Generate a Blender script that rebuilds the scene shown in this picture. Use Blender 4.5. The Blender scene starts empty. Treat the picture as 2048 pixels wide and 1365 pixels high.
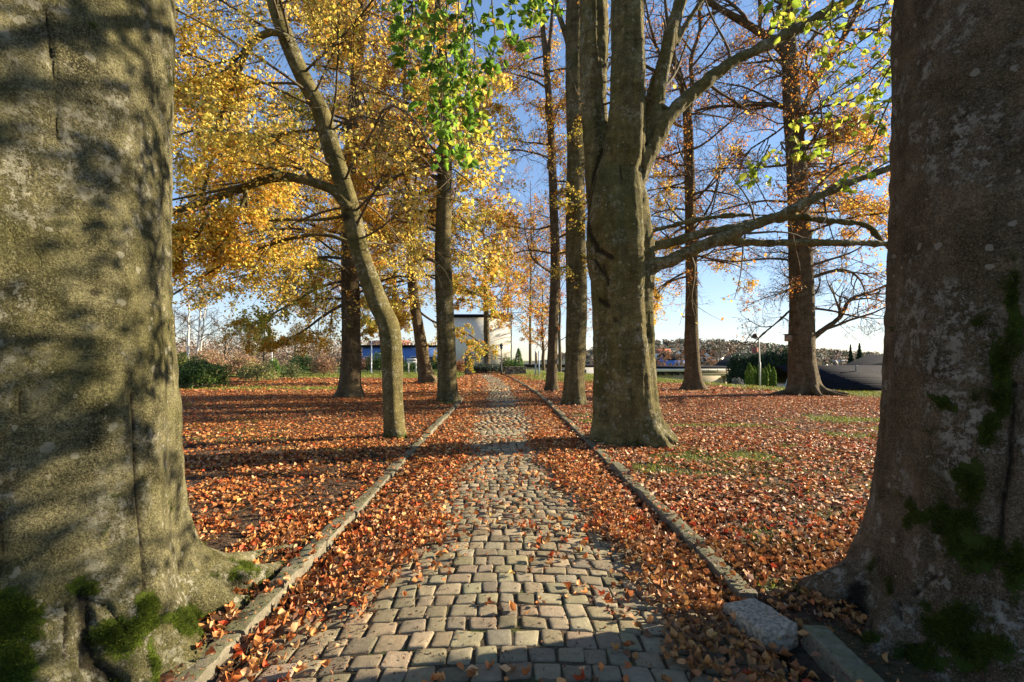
import bpy, math, random
import numpy as np
from mathutils import Vector

random.seed(7)
RS = np.random.RandomState(11)
S = bpy.context.scene
COL = S.collection

# ------------------------------------------------------------------ camera, sky, sun, exposure
F = 967.0            # focal length in photo pixels (2048 wide)
HZ = 715.0           # horizon row
CH = 1.5             # eye height
cam_d = bpy.data.cameras.new('camera')
cam_d.sensor_width = 36.0
cam_d.lens = 36.0 * F / 2048.0
cam_d.shift_y = (HZ - 682.5) / 2048.0
cam_d.clip_start = 0.05
cam_d.clip_end = 6000
cam = bpy.data.objects.new('camera', cam_d)
COL.objects.link(cam)
cam.location = (0, 0, CH)
cam.rotation_euler = (math.radians(90), 0, 0)
S.camera = cam

SUN_EL = math.radians(21.0)
sun_xy = Vector((1.0, 0.28)).normalized()
to_sun = Vector((sun_xy.x * math.cos(SUN_EL), sun_xy.y * math.cos(SUN_EL), math.sin(SUN_EL)))
W = bpy.data.worlds.new('World')
S.world = W
W.use_nodes = True
wn = W.node_tree.nodes
bg = wn.get('Background') or wn.new('ShaderNodeBackground')
sky = wn.new('ShaderNodeTexSky')
sky.sky_type = 'NISHITA'
sky.sun_disc = False
sky.sun_elevation = SUN_EL
sky.sun_rotation = math.atan2(to_sun.x, to_sun.y)
sky.air_density = 1.0
sky.dust_density = 0.0
sky.ozone_density = 2.4
hs_n = wn.new('ShaderNodeHueSaturation'); hs_n.inputs['Saturation'].default_value = 1.28; hs_n.inputs['Value'].default_value = 1.0
gm_n = wn.new('ShaderNodeGamma'); gm_n.inputs['Gamma'].default_value = 0.6; W.node_tree.links.new(sky.outputs[0], gm_n.inputs['Color']); W.node_tree.links.new(gm_n.outputs[0], hs_n.inputs['Color']); tn_n = wn.new('ShaderNodeMix'); tn_n.data_type = 'RGBA'; tn_n.blend_type = 'MULTIPLY'; tn_n.inputs[0].default_value = 1.0; tn_n.inputs[7].default_value = (.96, .965, 1.10, 1)
W.node_tree.links.new(hs_n.outputs[0], tn_n.inputs[6]); W.node_tree.links.new(tn_n.outputs[2], bg.inputs[0])
bg.inputs[1].default_value = 0.108
sd = bpy.data.lights.new('sun', 'SUN')
sd.energy = 5.0
sd.angle = math.radians(0.5)
sd.color = (1.0, 0.85, 0.63)
so = bpy.data.objects.new('sun', sd)
COL.objects.link(so)
so.rotation_euler = (-to_sun).to_track_quat('-Z', 'Y').to_euler()
S.view_settings.view_transform = 'Standard'
S.view_settings.look = 'None'
S.view_settings.gamma = 1.0
S.view_settings.use_curve_mapping = False
S.view_settings.exposure = 1.72
S.cycles.max_bounces = 5
S.cycles.diffuse_bounces = 2
S.cycles.transmission_bounces = 3

# ------------------------------------------------------------------ helpers
def at(px, py, Y):
    return np.array([(px - 1024.0) / F * Y, Y, CH + (HZ - py) / F * Y])

def proj(V):
    return V[:, 0] / V[:, 1] * F + 1024.0, HZ - (V[:, 2] - CH) / V[:, 1] * F

def tag(o, label=None, cat=None, group=None, kind=None):
    if label: o['label'] = label
    if cat: o['category'] = cat
    if group: o['group'] = group
    if kind: o['kind'] = kind
    return o

def empty(name, loc, label, cat, group=None):
    o = bpy.data.objects.new(name, None)
    COL.objects.link(o)
    o.location = tuple(float(v) for v in loc)
    return tag(o, label, cat, group)

def mk(name, V, faces, mat, parent=None, attrs=None, smooth=False, cols=None):
    """faces: list of int arrays (n,k). V world coords; made local to the parent."""
    V = np.asarray(V, dtype=np.float64)
    if parent is not None:
        off = np.array(parent.location) if parent.parent is None else np.array(parent.location) + np.array(parent.parent.location)
        V = V - off
    me = bpy.data.meshes.new(name)
    faces = [np.asarray(f, dtype=np.int32) for f in faces if len(f)]
    nl = sum(f.size for f in faces); npoly = sum(len(f) for f in faces)
    me.vertices.add(len(V)); me.vertices.foreach_set('co', V.astype(np.float32).ravel())
    me.loops.add(nl); me.polygons.add(npoly)
    me.loops.foreach_set('vertex_index', np.concatenate([f.ravel() for f in faces]))
    tot = np.concatenate([np.full(len(f), f.shape[1], dtype=np.int32) for f in faces])
    st = np.concatenate([[0], np.cumsum(tot)[:-1]]).astype(np.int32)
    me.polygons.foreach_set('loop_start', st)
    if smooth:
        me.polygons.foreach_set('use_smooth', np.ones(npoly, dtype=bool))
    if attrs:
        for k, a in attrs.items():
            at_ = me.attributes.new(k, 'FLOAT', 'POINT')
            at_.data.foreach_set('value', np.asarray(a, dtype=np.float32))
    if cols is not None:
        c = me.attributes.new('tint', 'FLOAT_COLOR', 'POINT')
        cc = np.ones((len(V), 4), dtype=np.float32); cc[:, :3] = cols
        c.data.foreach_set('color', cc.ravel())
    me.update(calc_edges=True); me.validate()
    if isinstance(mat, (list, tuple)):
        for m_ in mat: me.materials.append(m_)
    elif mat: me.materials.append(mat)
    o = bpy.data.objects.new(name, me)
    COL.objects.link(o)
    if parent is not None: o.parent = parent
    return o

def nrm(a):
    return a / np.maximum(np.linalg.norm(a, axis=-1, keepdims=True), 1e-9)

# --- 3D value noise
_T = np.random.RandomState(5).rand(64, 64, 64).astype(np.float32)
def vnoise(P):
    P = np.asarray(P, dtype=np.float64)
    i = np.floor(P).astype(int); f = P - i; f = f * f * (3 - 2 * f)
    i0 = i & 63; i1 = (i + 1) & 63
    def g(a, b, c): return _T[a, b, c]
    x0, y0, z0 = i0[:, 0], i0[:, 1], i0[:, 2]; x1, y1, z1 = i1[:, 0], i1[:, 1], i1[:, 2]
    fx, fy, fz = f[:, 0], f[:, 1], f[:, 2]
    c00 = g(x0, y0, z0) * (1 - fx) + g(x1, y0, z0) * fx
    c10 = g(x0, y1, z0) * (1 - fx) + g(x1, y1, z0) * fx
    c01 = g(x0, y0, z1) * (1 - fx) + g(x1, y0, z1) * fx
    c11 = g(x0, y1, z1) * (1 - fx) + g(x1, y1, z1) * fx
    return ((c00 * (1 - fy) + c10 * fy) * (1 - fz) + (c01 * (1 - fy) + c11 * fy) * fz) * 2 - 1
def fbm(P, sc=1.0, octv=3):
    P = np.asarray(P, dtype=np.float64) * sc + 17.3
    r = np.zeros(len(P)); a = 1.0; s = 0
    for _ in range(octv):
        r += a * vnoise(P); s += a; a *= .5; P = P * 2.03 + 3.1
    return r / s
def fbm2(x, y, sc=1.0, octv=3, z=0.0):
    x = np.asarray(x, dtype=float); y = np.asarray(y, dtype=float)
    return fbm(np.stack([x.ravel(), y.ravel(), np.full(x.size, z)], 1), sc, octv).reshape(x.shape)
def sstep(a, b, x):
    t = np.clip((x - a) / (b - a), 0, 1); return t * t * (3 - 2 * t)

# --- tubes
def tube_arrays(P, R, sides=4, cap=False, mod=None):
    """P (n,k,3) R (n,k)"""
    P = np.asarray(P, float); R = np.asarray(R, float)
    n, k, _ = P.shape
    T = nrm(np.gradient(P, axis=1))
    D = nrm(P[:, -1] - P[:, 0])
    ref = np.zeros((n, 3)); idx = np.argmin(np.abs(D), axis=1); ref[np.arange(n), idx] = 1
    U = nrm(np.cross(T, ref[:, None, :])); Vv = np.cross(T, U)
    th = np.linspace(0, 2 * np.pi, sides, endpoint=False)
    c, s = np.cos(th), np.sin(th)
    rr = R[:, :, None] * np.ones(sides)
    if mod is not None: rr = rr * mod
    V = P[:, :, None, :] + rr[..., None] * (U[:, :, None, :] * c[:, None] + Vv[:, :, None, :] * s[:, None])
    V = V.reshape(-1, 3)
    b = (np.arange(n) * k * sides)[:, None, None]; a = (np.arange(k - 1) * sides)[None, :, None]; j = np.arange(sides)[None, None, :]; j2 = (j + 1) % sides
    Q = np.stack([b + a + j, b + a + j2, b + a + sides + j2, b + a + sides + j], -1).reshape(-1, 4)
    fs = [Q]
    if cap:
        st = (np.arange(n) * k * sides)[:, None] + np.arange(sides)[None, ::-1]
        en = (np.arange(n) * k * sides + (k - 1) * sides)[:, None] + np.arange(sides)[None, :]
        fs += [st, en]
    return V, fs

class MB:
    """collects pieces into one mesh"""
    def __init__(s): s.V = []; s.F = []; s.n = 0; s.C = []
    def add(s, V, fs, col=None):
        V = np.asarray(V, float)
        s.V.append(V); s.F += [np.asarray(f) + s.n for f in fs]; s.n += len(V)
        if col is not None: s.C.append(np.broadcast_to(np.asarray(col, float), (len(V), 3)))
    def tube(s, P, R, sides=8, cap=True):
        P = np.asarray(P, float)
        if P.ndim == 2: P = P[None]; R = np.broadcast_to(np.asarray(R, float), (P.shape[1],))[None]
        V, f = tube_arrays(P, R, sides, cap); s.add(V, f)
    def box(s, lo, hi, M=None):
        x0, y0, z0 = lo; x1, y1, z1 = hi
        V = np.array([[x0, y0, z0], [x1, y0, z0], [x1, y1, z0], [x0, y1, z0], [x0, y0, z1], [x1, y0, z1], [x1, y1, z1], [x0, y1, z1]], float)
        if M is not None: V = V @ M[:3, :3].T + M[:3, 3]
        s.add(V, [np.array([[0, 3, 2, 1], [4, 5, 6, 7], [0, 1, 5, 4], [1, 2, 6, 5], [2, 3, 7, 6], [3, 0, 4, 7]])])
    def prism(s, pts, y0, y1):
        """polygon pts (x,z) extruded along y"""
        n = len(pts)
        V = np.array([[x, y0, z] for x, z in pts] + [[x, y1, z] for x, z in pts], float)
        q = np.array([[i, (i + 1) % n, n + (i + 1) % n, n + i] for i in range(n)])
        s.add(V, [q, np.array([list(range(n))[::-1]]), np.array([list(range(n, 2 * n))])])
    def build(s, name, mat, parent=None, smooth=False, attrs=None):
        return mk(name, np.concatenate(s.V), s.F, mat, parent, attrs, smooth, np.concatenate(s.C) if s.C else None)

def resample(pts, n):
    """smooth (catmull-rom) resampling of rows of numbers"""
    pts = np.asarray(pts, float); m = len(pts)
    t = np.linspace(0, m - 1, n); i = np.clip(t.astype(int), 0, m - 2); f = (t - i)[:, None]
    p1 = pts[i]; p2 = pts[i + 1]; p0 = pts[np.clip(i - 1, 0, m - 1)]; p3 = pts[np.clip(i + 2, 0, m - 1)]
    return .5 * ((2 * p1) + (p2 - p0) * f + (2 * p0 - 5 * p1 + 4 * p2 - p3) * f ** 2 + (3 * p1 - p0 - 3 * p2 + p3) * f ** 3)

# --- branch growth, vectorised
def grow(P, R, m, t0=.25, t1=1., lr=.5, ang=50, flat=1., droop=0., k=6, rr=.6, rmin=.004, wob=.25, lmin=None, up=0.):
    n, kp, _ = P.shape
    L = np.linalg.norm(np.diff(P, axis=1), axis=2).sum(1)
    t = t0 + (t1 - t0) * ((np.arange(m)[None, :] + RS.rand(n, m)) / m)
    tt = np.clip(t * (kp - 1), 0, kp - 1.001); i = tt.astype(int); f = (tt - i)[..., None]
    ii = np.arange(n)[:, None]
    base = P[ii, i] * (1 - f) + P[ii, i + 1] * f
    T = nrm(P[ii, i + 1] - P[ii, i])
    r0 = R[ii, i] * (1 - f[..., 0]) + R[ii, i + 1] * f[..., 0]
    N = RS.randn(n, m, 3); N[..., 2] *= flat
    N[..., 2] += up
    N -= (N * T).sum(-1, keepdims=True) * T; N = nrm(N)
    a = np.radians(ang + RS.randn(n, m) * 12)[..., None]
    d = nrm(np.cos(a) * T + np.sin(a) * N)
    ln = L[:, None] * lr * (1 - .5 * t) * (0.65 + .7 * RS.rand(n, m))
    if lmin: ln = np.maximum(ln, lmin)
    rs = np.maximum(r0 * rr, rmin)
    N0 = n * m
    p = base.reshape(N0, 3); d = d.reshape(N0, 3); ln = ln.reshape(N0); rs = rs.reshape(N0)
    out = np.zeros((N0, k, 3)); out[:, 0] = p
    w = RS.randn(N0, 3) * wob
    for s in range(1, k):
        w = w * .5 + RS.randn(N0, 3) * wob
        d = nrm(d + w * .5 + np.array([0, 0, -droop]) / k)
        p = p + d * (ln / (k - 1))[:, None]; out[:, s] = p
    rad = rs[:, None] * np.linspace(1, .3, k)[None]
    return out, np.maximum(rad, rmin * .6)

# --- leaves
def leaf_mesh(C, size, nmean=(0, 0, 1), spread=1.0, lod=1, cols=None, width=.62, axis=None, curl=0.):
    """returns V, faces, cols"""
    n = len(C)
    Nn = nrm(np.asarray(nmean, float)[None] + RS.randn(n, 3) * spread)
    A = RS.randn(n, 3) if axis is None else axis
    A = nrm(A - (A * Nn).sum(1, keepdims=True) * Nn); B = np.cross(Nn, A)
    sz = np.asarray(size) * np.ones(n)
    if lod == 0:
        tpl = np.array([[-.5, 0, 0], [0, .36, .10], [.5, 0, 0], [0, -.36, .10]])
        F = [np.array([[0, 2, 1], [0, 3, 2]])]
    elif lod == 1:
        tpl = np.array([[-.5, 0, .0], [-.22, .5, .06], [.2, .42, .06], [.5, 0, 0], [.2, -.42, .06], [-.22, -.5, .06]])
        tpl[:, 1] *= width / .8
        F = [np.array([[0, 3, 2, 1], [0, 5, 4, 3]])]
    else:
        xs = np.linspace(-.5, .5, 7); wv = np.array([.0, .27, .42, .44, .34, .17, 0]) * width / .8
        wv[0] = .02; wv[-1] = .012
        rows = []
        for x, w_ in zip(xs, wv):
            for q in (-1, -.5, 0, .5, 1): rows.append([x, q * w_, abs(q) * w_ * .35])
        tpl = np.array(rows)
        tpl[:, 2] += .012 * np.sin(xs.repeat(5) * 30) * np.abs(tpl[:, 1]) * 6
        F = [np.array([[5 * i + j, 5 * i + 5 + j, 5 * i + 6 + j, 5 * i + 1 + j] for i in range(6) for j in range(4)])]
    t = tpl[None].repeat(n, 0)
    if curl > 0:
        c1 = RS.rand(n)[:, None] * curl * 2.2 - curl * .6; c2 = RS.rand(n)[:, None] * curl * 2.0 - curl * .4; tw = (RS.rand(n)[:, None] - .5) * curl * 2
        t[:, :, 2] += c1 * t[:, :, 0] ** 2 * 2 + c2 * t[:, :, 1] ** 2 * 3.5 + tw * t[:, :, 0] * t[:, :, 1] * 3
    V = C[:, None, :] + sz[:, None, None] * (t[..., 0:1] * A[:, None] + t[..., 1:2] * B[:, None] + t[..., 2:3] * Nn[:, None])
    m = tpl.shape[0]
    fs = [(np.arange(n) * m)[:, None, None] + f[None] for f in F]
    fs = [f.reshape(-1, f.shape[-1]) for f in fs]
    cc = None if cols is None else np.repeat(cols, m, 0)
    return V.reshape(-1, 3), fs, cc

def palette(n, cs, ws, jit=.18):
    cs = np.array(cs, float); ws = np.array(ws, float); ws /= ws.sum()
    i = RS.choice(len(cs), n, p=ws)
    return np.clip(cs[i] * (1 + jit * RS.randn(n, 1)) * (1 + .03 * RS.randn(n, 3)), .005, .95)

# ------------------------------------------------------------------ material helpers
def mat(name):
    m = bpy.data.materials.new(name); m.use_nodes = True
    nt = m.node_tree; nt.nodes.clear()
    out = nt.nodes.new('ShaderNodeOutputMaterial')
    return m, nt, out
def nd(nt, typ, **kw):
    n = nt.nodes.new(typ)
    for k, v in kw.items():
        if k.startswith('i_'):
            key = k[2:]
            sock = n.inputs[int(key)] if key.isdigit() else n.inputs[key.replace('_', ' ')]
            if isinstance(v, bpy.types.NodeSocket): nt.links.new(v, sock)
            else: sock.default_value = v
        else: setattr(n, k, v)
    return n
def ramp(nt, fac, stops, interp='LINEAR'):
    n = nt.nodes.new('ShaderNodeValToRGB'); n.color_ramp.interpolation = interp
    e = n.color_ramp.elements
    while len(e) < len(stops): e.new(.5)
    for el, (p, c) in zip(e, stops):
        el.position = p; el.color = (c, c, c, 1) if isinstance(c, (int, float)) else (*c, 1)
    nt.links.new(fac, n.inputs[0]); return n.outputs[0]
def mix(nt, fac, a, b, mode='MIX'):
    n = nt.nodes.new('ShaderNodeMix'); n.data_type = 'RGBA'; n.blend_type = mode; n.clamp_factor = True
    for s, v in ((n.inputs[0], fac), (n.inputs[6], a), (n.inputs[7], b)):
        if isinstance(v, bpy.types.NodeSocket): nt.links.new(v, s)
        elif isinstance(v, (int, float)): s.default_value = v if s.type == 'VALUE' else (v, v, v, 1)
        else: s.default_value = (*v, 1)
    return n.outputs[2]
def mth(nt, op, a, b=None, clamp=False):
    n = nt.nodes.new('ShaderNodeMath'); n.operation = op; n.use_clamp = clamp
    for s, v in ((n.inputs[0], a), (n.inputs[1], b)):
        if v is None: continue
        if isinstance(v, bpy.types.NodeSocket): nt.links.new(v, s)
        else: s.default_value = v
    return n.outputs[0]
def noise(nt, vec, scale, detail=4, rough=.55, dist=0.):
    n = nt.nodes.new('ShaderNodeTexNoise'); n.inputs['Scale'].default_value = scale; n.inputs['Detail'].default_value = detail
    n.inputs['Roughness'].default_value = rough; n.inputs['Distortion'].default_value = dist
    if vec is not None: nt.links.new(vec, n.inputs['Vector'])
    return n.outputs['Fac'] if 'Fac' in n.outputs else n.outputs[0]
def vor(nt, vec, scale, feature='F1', rand=1.):
    n = nt.nodes.new('ShaderNodeTexVoronoi'); n.feature = feature; n.inputs['Scale'].default_value = scale; n.inputs['Randomness'].default_value = rand
    nt.links.new(vec, n.inputs['Vector']); return n
def mapping(nt, vec, scale):
    n = nt.nodes.new('ShaderNodeMapping'); n.inputs['Scale'].default_value = scale
    nt.links.new(vec, n.inputs['Vector']); return n.outputs[0]
def coord(nt):
    n = nt.nodes.new('ShaderNodeTexCoord'); return n.outputs['Object']
def bump(nt, h, strength=.5, dist=.02, nin=None):
    n = nt.nodes.new('ShaderNodeBump'); n.inputs['Strength'].default_value = strength; n.inputs['Distance'].default_value = dist
    nt.links.new(h, n.inputs['Height'])
    if nin is not None: nt.links.new(nin, n.inputs['Normal'])
    return n.outputs[0]
def surf(nt, out, col, rough=.8, nrmal=None, spec=.3, metal=0.):
    b = nt.nodes.new('ShaderNodeBsdfPrincipled')
    for s, v in ((b.inputs['Base Color'], col), (b.inputs['Roughness'], rough)):
        if isinstance(v, bpy.types.NodeSocket): nt.links.new(v, s)
        elif isinstance(v, (int, float)): s.default_value = v
        else: s.default_value = (*v, 1)
    b.inputs['Metallic'].default_value = metal
    if 'Specular IOR Level' in b.inputs: b.inputs['Specular IOR Level'].default_value = spec
    if nrmal is not None: nt.links.new(nrmal, b.inputs['Normal'])
    nt.links.new(b.outputs[0], out.inputs[0]); return b
def attr(nt, name, color=False):
    n = nt.nodes.new('ShaderNodeAttribute'); n.attribute_name = name
    return n.outputs['Color'] if color else n.outputs['Fac']

def bark_mat(name, dark, light, lichen=.5, moss_col=(.030, .045, .006), scale=1., lich_col=(.36, .34, .24), green=(.07, .07, .018), green_amt=.35, fine=True, crack=.25):
    m, nt, out = mat(name)
    v = coord(nt)
    vs = mapping(nt, v, (scale, scale, scale * .22))
    vh = mapping(nt, v, (scale, scale, scale * 3.2))
    big = noise(nt, v, 1.6 * scale, 4, .6)
    streak = noise(nt, vs, 9, 5, .6, .3)
    wrink = noise(nt, vh, 3.5, 5, .65, .4)
    fine_n = noise(nt, v, 70 * scale, 3, .7)
    f = mth(nt, 'ADD', mth(nt, 'MULTIPLY', streak, .5), mth(nt, 'MULTIPLY', wrink, .5))
    c = ramp(nt, f, [(.36, dark), (.62, light)])
    blot = noise(nt, v, 5.5 * scale, 6, .7, .6)
    c = mix(nt, ramp(nt, blot, [(.38, .85), (.56, 0.)]), c, mix(nt, 1., c, (.42, .42, .40), 'MULTIPLY'))
    ckv = nt.nodes.new('ShaderNodeVectorMath'); ckv.operation = 'MULTIPLY_ADD'; ckn = nt.nodes.new('ShaderNodeTexNoise'); ckn.inputs['Scale'].default_value = 7 * scale; ckn.inputs['Detail'].default_value = 5; nt.links.new(v, ckn.inputs['Vector'])
    nt.links.new(ckn.outputs['Color'], ckv.inputs[0]); ckv.inputs[1].default_value = (.12, .12, .12); nt.links.new(v, ckv.inputs[2])
    ck = vor(nt, mapping(nt, ckv.outputs[0], (scale, scale, scale * .45)), 9, 'DISTANCE_TO_EDGE')
    ckm = mth(nt, 'MULTIPLY', ramp(nt, ck.outputs['Distance'], [(.0, 1.), (.035, 0.)]), ramp(nt, noise(nt, v, 3.2 * scale, 4, .7), [(.48, 0.), (.6, 1.)]))
    c = mix(nt, mth(nt, 'MULTIPLY', ckm, crack), c, tuple(d * .4 for d in dark))
    grain = noise(nt, v, 130 * scale, 4, .8)
    c = mix(nt, ramp(nt, grain, [(.50, 0.), (.58, .45)]), c, tuple(min(.8, q * 1.5) for q in light))
    c = mix(nt, ramp(nt, grain, [(.40, .6), (.47, 0.)]), c, tuple(d * .6 for d in dark))
    lenv = vor(nt, mapping(nt, v, (scale, scale, scale * 3.)), 26)
    lenm = mth(nt, 'MULTIPLY', mth(nt, 'LESS_THAN', lenv.outputs['Distance'], .16), ramp(nt, nd(nt, 'ShaderNodeSeparateColor', i_0=lenv.outputs['Color']).outputs[2], [(.7, 0.), (.75, .8)]))
    c = mix(nt, lenm, c, dark)
    g = ramp(nt, big, [(.42, 0.), (.62, green_amt)])
    c = mix(nt, g, c, green)
    c = mix(nt, ramp(nt, fine_n, [(.35, .5), (.6, 0.)]), c, tuple(d * .45 for d in dark))
    # lichen crust spots
    ln_ = noise(nt, v, 16 * scale, 8, .85, .0)
    vd = nt.nodes.new('ShaderNodeVectorMath'); vd.operation = 'MULTIPLY_ADD'
    nz = nt.nodes.new('ShaderNodeTexNoise'); nz.inputs['Scale'].default_value = 30 * scale; nt.links.new(v, nz.inputs['Vector'])
    nt.links.new(nz.outputs['Color'], vd.inputs[0]); vd.inputs[1].default_value = (.03, .03, .03); nt.links.new(v, vd.inputs[2])
    vo = vor(nt, vd.outputs[0], 16 * scale)
    cellr = nd(nt, 'ShaderNodeSeparateColor', i_0=vo.outputs['Color']).outputs[0]
    rad = mth(nt, 'MULTIPLY', mth(nt, 'POWER', cellr, 5.5), .38)
    spot = mth(nt, 'GREATER_THAN', rad, vo.outputs['Distance'])
    patch = noise(nt, v, 2.4 * scale, 3, .6)
    crust = mth(nt, 'MULTIPLY', ramp(nt, ln_, [(.52, 0.), (.535, .95)]), ramp(nt, patch, [(.54 - .12 * (lichen - .5), 0.), (.62 - .10 * (lichen - .5), 1.)]))
    tiny = vor(nt, v, 60 * scale)
    ts = mth(nt, 'MULTIPLY', mth(nt, 'LESS_THAN', tiny.outputs['Distance'], .17), ramp(nt, nd(nt, 'ShaderNodeSeparateColor', i_0=tiny.outputs['Color']).outputs[1], [(.75, 0.), (.8, 1.)]))
    lm = mth(nt, 'MULTIPLY', mth(nt, 'MAXIMUM', mth(nt, 'MAXIMUM', mth(nt, 'MULTIPLY', spot, .75), crust), mth(nt, 'MULTIPLY', ts, .8)), lichen, True)
    lc = mix(nt, noise(nt, v, 50, 3), tuple(q * .7 for q in lich_col), tuple(min(.8, q * 1.25) for q in lich_col))
    c = mix(nt, lm, c, lc)
    # moss, dark scars and painted cavity shade from vertex attributes with a ragged edge
    rag = mth(nt, 'MULTIPLY', mth(nt, 'SUBTRACT', noise(nt, v, 30, 8, .8), .5), 1.8)
    mo = ramp(nt, mth(nt, 'ADD', attr(nt, 'moss'), rag), [(.48, 0.), (.56, 1.)])
    mc = mix(nt, noise(nt, v, 45, 3), moss_col, tuple(q * 2.3 for q in moss_col))
    c = mix(nt, mo, c, mc)
    dk = ramp(nt, mth(nt, 'ADD', attr(nt, 'scar_shade'), mth(nt, 'MULTIPLY', rag, .5)), [(.38, 0.), (.8, .88)])
    c = mix(nt, dk, c, (.018, .014, .010))
    h = mth(nt, 'ADD', mth(nt, 'MULTIPLY', streak, .5), mth(nt, 'MULTIPLY', wrink, .9))
    h = mth(nt, 'ADD', h, mth(nt, 'MULTIPLY', fine_n, .4))
    h = mth(nt, 'ADD', h, mth(nt, 'MULTIPLY', noise(nt, v, 26 * scale, 8, .8), 1.1))
    h = mth(nt, 'ADD', h, mth(nt, 'MULTIPLY', lm, .2))
    h = mth(nt, 'SUBTRACT', h, mth(nt, 'MULTIPLY', ckm, crack))
    h = mth(nt, 'ADD', h, mth(nt, 'MULTIPLY', grain, .3))
    h = mth(nt, 'ADD', h, mth(nt, 'MULTIPLY', mo, mth(nt, 'MULTIPLY', noise(nt, v, 120, 2), .8)))
    surf(nt, out, c, .9, bump(nt, h, 1., .03 if fine else .05), .12)
    return m

def leaf_mat(name, trans=.45, vein=False, rough=.55, gloss=.25):
    m, nt, out = mat(name)
    c = attr(nt, 'tint', True)
    v = coord(nt)
    c = mix(nt, ramp(nt, noise(nt, v, 60, 3), [(.3, 0.), (.7, .35)]), c, mix(nt, 1., c, (.55, .45, .35), 'MULTIPLY'))
    b = surf(nt, out, c, rough, None, gloss)
    t = nt.nodes.new('ShaderNodeBsdfTranslucent'); nt.links.new(c, t.inputs[0])
    ms = nt.nodes.new('ShaderNodeMixShader'); ms.inputs[0].default_value = trans
    nt.links.new(b.outputs[0], ms.inputs[1]); nt.links.new(t.outputs[0], ms.inputs[2]); nt.links.new(ms.outputs[0], out.inputs[0])
    return m

def simple(name, col, rough=.7, nscale=6., var=.25, bumpd=.0, metal=0., spec=.3):
    m, nt, out = mat(name); v = coord(nt)
    n1 = noise(nt, v, nscale, 5, .6)
    c = mix(nt, ramp(nt, n1, [(.3, 0.), (.7, 1.)]), tuple(q * (1 - var) for q in col), tuple(min(.9, q * (1 + var)) for q in col))
    surf(nt, out, c, rough, bump(nt, noise(nt, v, nscale * 6, 4), .4, bumpd) if bumpd > 0 else None, spec, metal)
    return m

M = {}
M['bark_near_left'] = bark_mat('bark_near_left', (.034, .030, .014), (.33, .30, .155), 1.0, scale=1., green=(.10, .095, .022), green_amt=.5, moss_col=(.055, .075, .008))
M['bark_near_right'] = bark_mat('bark_near_right', (.062, .043, .024), (.26, .19, .115), .9, scale=1., lich_col=(.38, .34, .26), green_amt=.15)
M['bark_big'] = bark_mat('bark_big', (.028, .022, .008), (.30, .25, .105), .7, scale=.8, green=(.085, .085, .02), green_amt=.55)
M['bark'] = bark_mat('bark', (.028, .021, .009), (.27, .22, .10), .6, scale=.7, green=(.075, .075, .02), green_amt=.4, fine=False)
M['bark_brown'] = bark_mat('bark_brown', (.038, .028, .014), (.23, .17, .095), .3, scale=.7, green_amt=.15, fine=False)
M['twig'] = simple('twig', (.085, .065, .035), .85, 20, .3)
M['birch'] = simple('birch_bark', (.62, .58, .52), .7, 3, .35)
M['leaf'] = leaf_mat('leaf', .5)
M['leaf_green'] = leaf_mat('leaf_green', .65, rough=.5, gloss=.3)
M['litter'] = leaf_mat('leaf_litter', .18, rough=.6, gloss=.3)
M['shrub'] = leaf_mat('shrub_leaf', .3)

YEL = (.90, .68, .13); GOLD = (.88, .54, .085); ORG = (.74, .30, .04); RUST = (.34, .12, .03); OLV = (.34, .33, .045); LIME = (.33, .40, .05); GRN = (.12, .235, .03); BRN = (.16, .08, .035)

# ------------------------------------------------------------------ ground
def cx(Y):
    return np.interp(Y, [-5, 2.7, 5, 7, 10, 16, 20, 24, 28, 32, 38, 44, 60, 120], [0, 0, -.05, -.11, -.16, -.27, -.42, -.66, -.93, -1.25, -1.85, -2.55, -4.6, -14])
HW = 1.43
def crest(X):
    return np.interp(X, [-2, 3, 6, 10.2, 12.5, 14.5, 30], [75, 55, 44, 34.5, 24.5, 20.5, 14])
def lawn_z(X, Y):
    z = .018 * fbm2(X, Y, .9, 3) + .06 * fbm2(X, Y, .16, 2, 4.) * sstep(4, 14, np.abs(X))
    d = np.where(X > 0, Y - crest(X), -1.)
    z = z - 3.2 * sstep(0, 8, d) - 6 * sstep(30, 160, d)
    rb = sstep(24, 34, Y) * sstep(1.8, 4.5, X - cx(Y)) * (1 - sstep(8, 16, X)) * (1 - sstep(0, 8, d)) * .04
    return z + rb - 1.2 * sstep(90, 260, Y) * (X <= 0)
def path_z(u):
    return .0 - .085 * (np.abs(u) / HW) ** 2

us = np.concatenate([-np.geomspace(1200, 40, 22), -np.linspace(38, 10, 50)[:-1], -np.linspace(10, HW + .16, 80), [-(HW + .15), -(HW), -(HW - .004)],
                     np.linspace(-1.3, 1.3, 21), [HW - .004, HW, HW + .15], np.linspace(HW + .16, 10, 80), np.linspace(10, 38, 50)[1:], np.geomspace(40, 1200, 22)])
vs_ = np.concatenate([np.linspace(-6, 1.2, 12), np.linspace(1.3, 12, 100), np.linspace(12.2, 45, 120), np.geomspace(46, 1500, 50)])
UU, YY = np.meshgrid(us, vs_)
XX = UU + cx(YY)
inpath = (np.abs(UU) < HW - .001) & (YY < 44)
ZZ = np.where(inpath, path_z(UU) - .045, lawn_z(XX, YY))
edge = (np.abs(UU) >= HW - .001) & (np.abs(UU) < HW + .155) & (YY < 44)
ZZ = np.where(edge, np.minimum(ZZ, 0) - .03, ZZ)
nv, nu = UU.shape
ii = np.arange(nv - 1)[:, None] * nu + np.arange(nu - 1)[None]
Q = np.stack([ii, ii + 1, ii + 1 + nu, ii + nu], -1).reshape(-1, 4)

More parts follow.
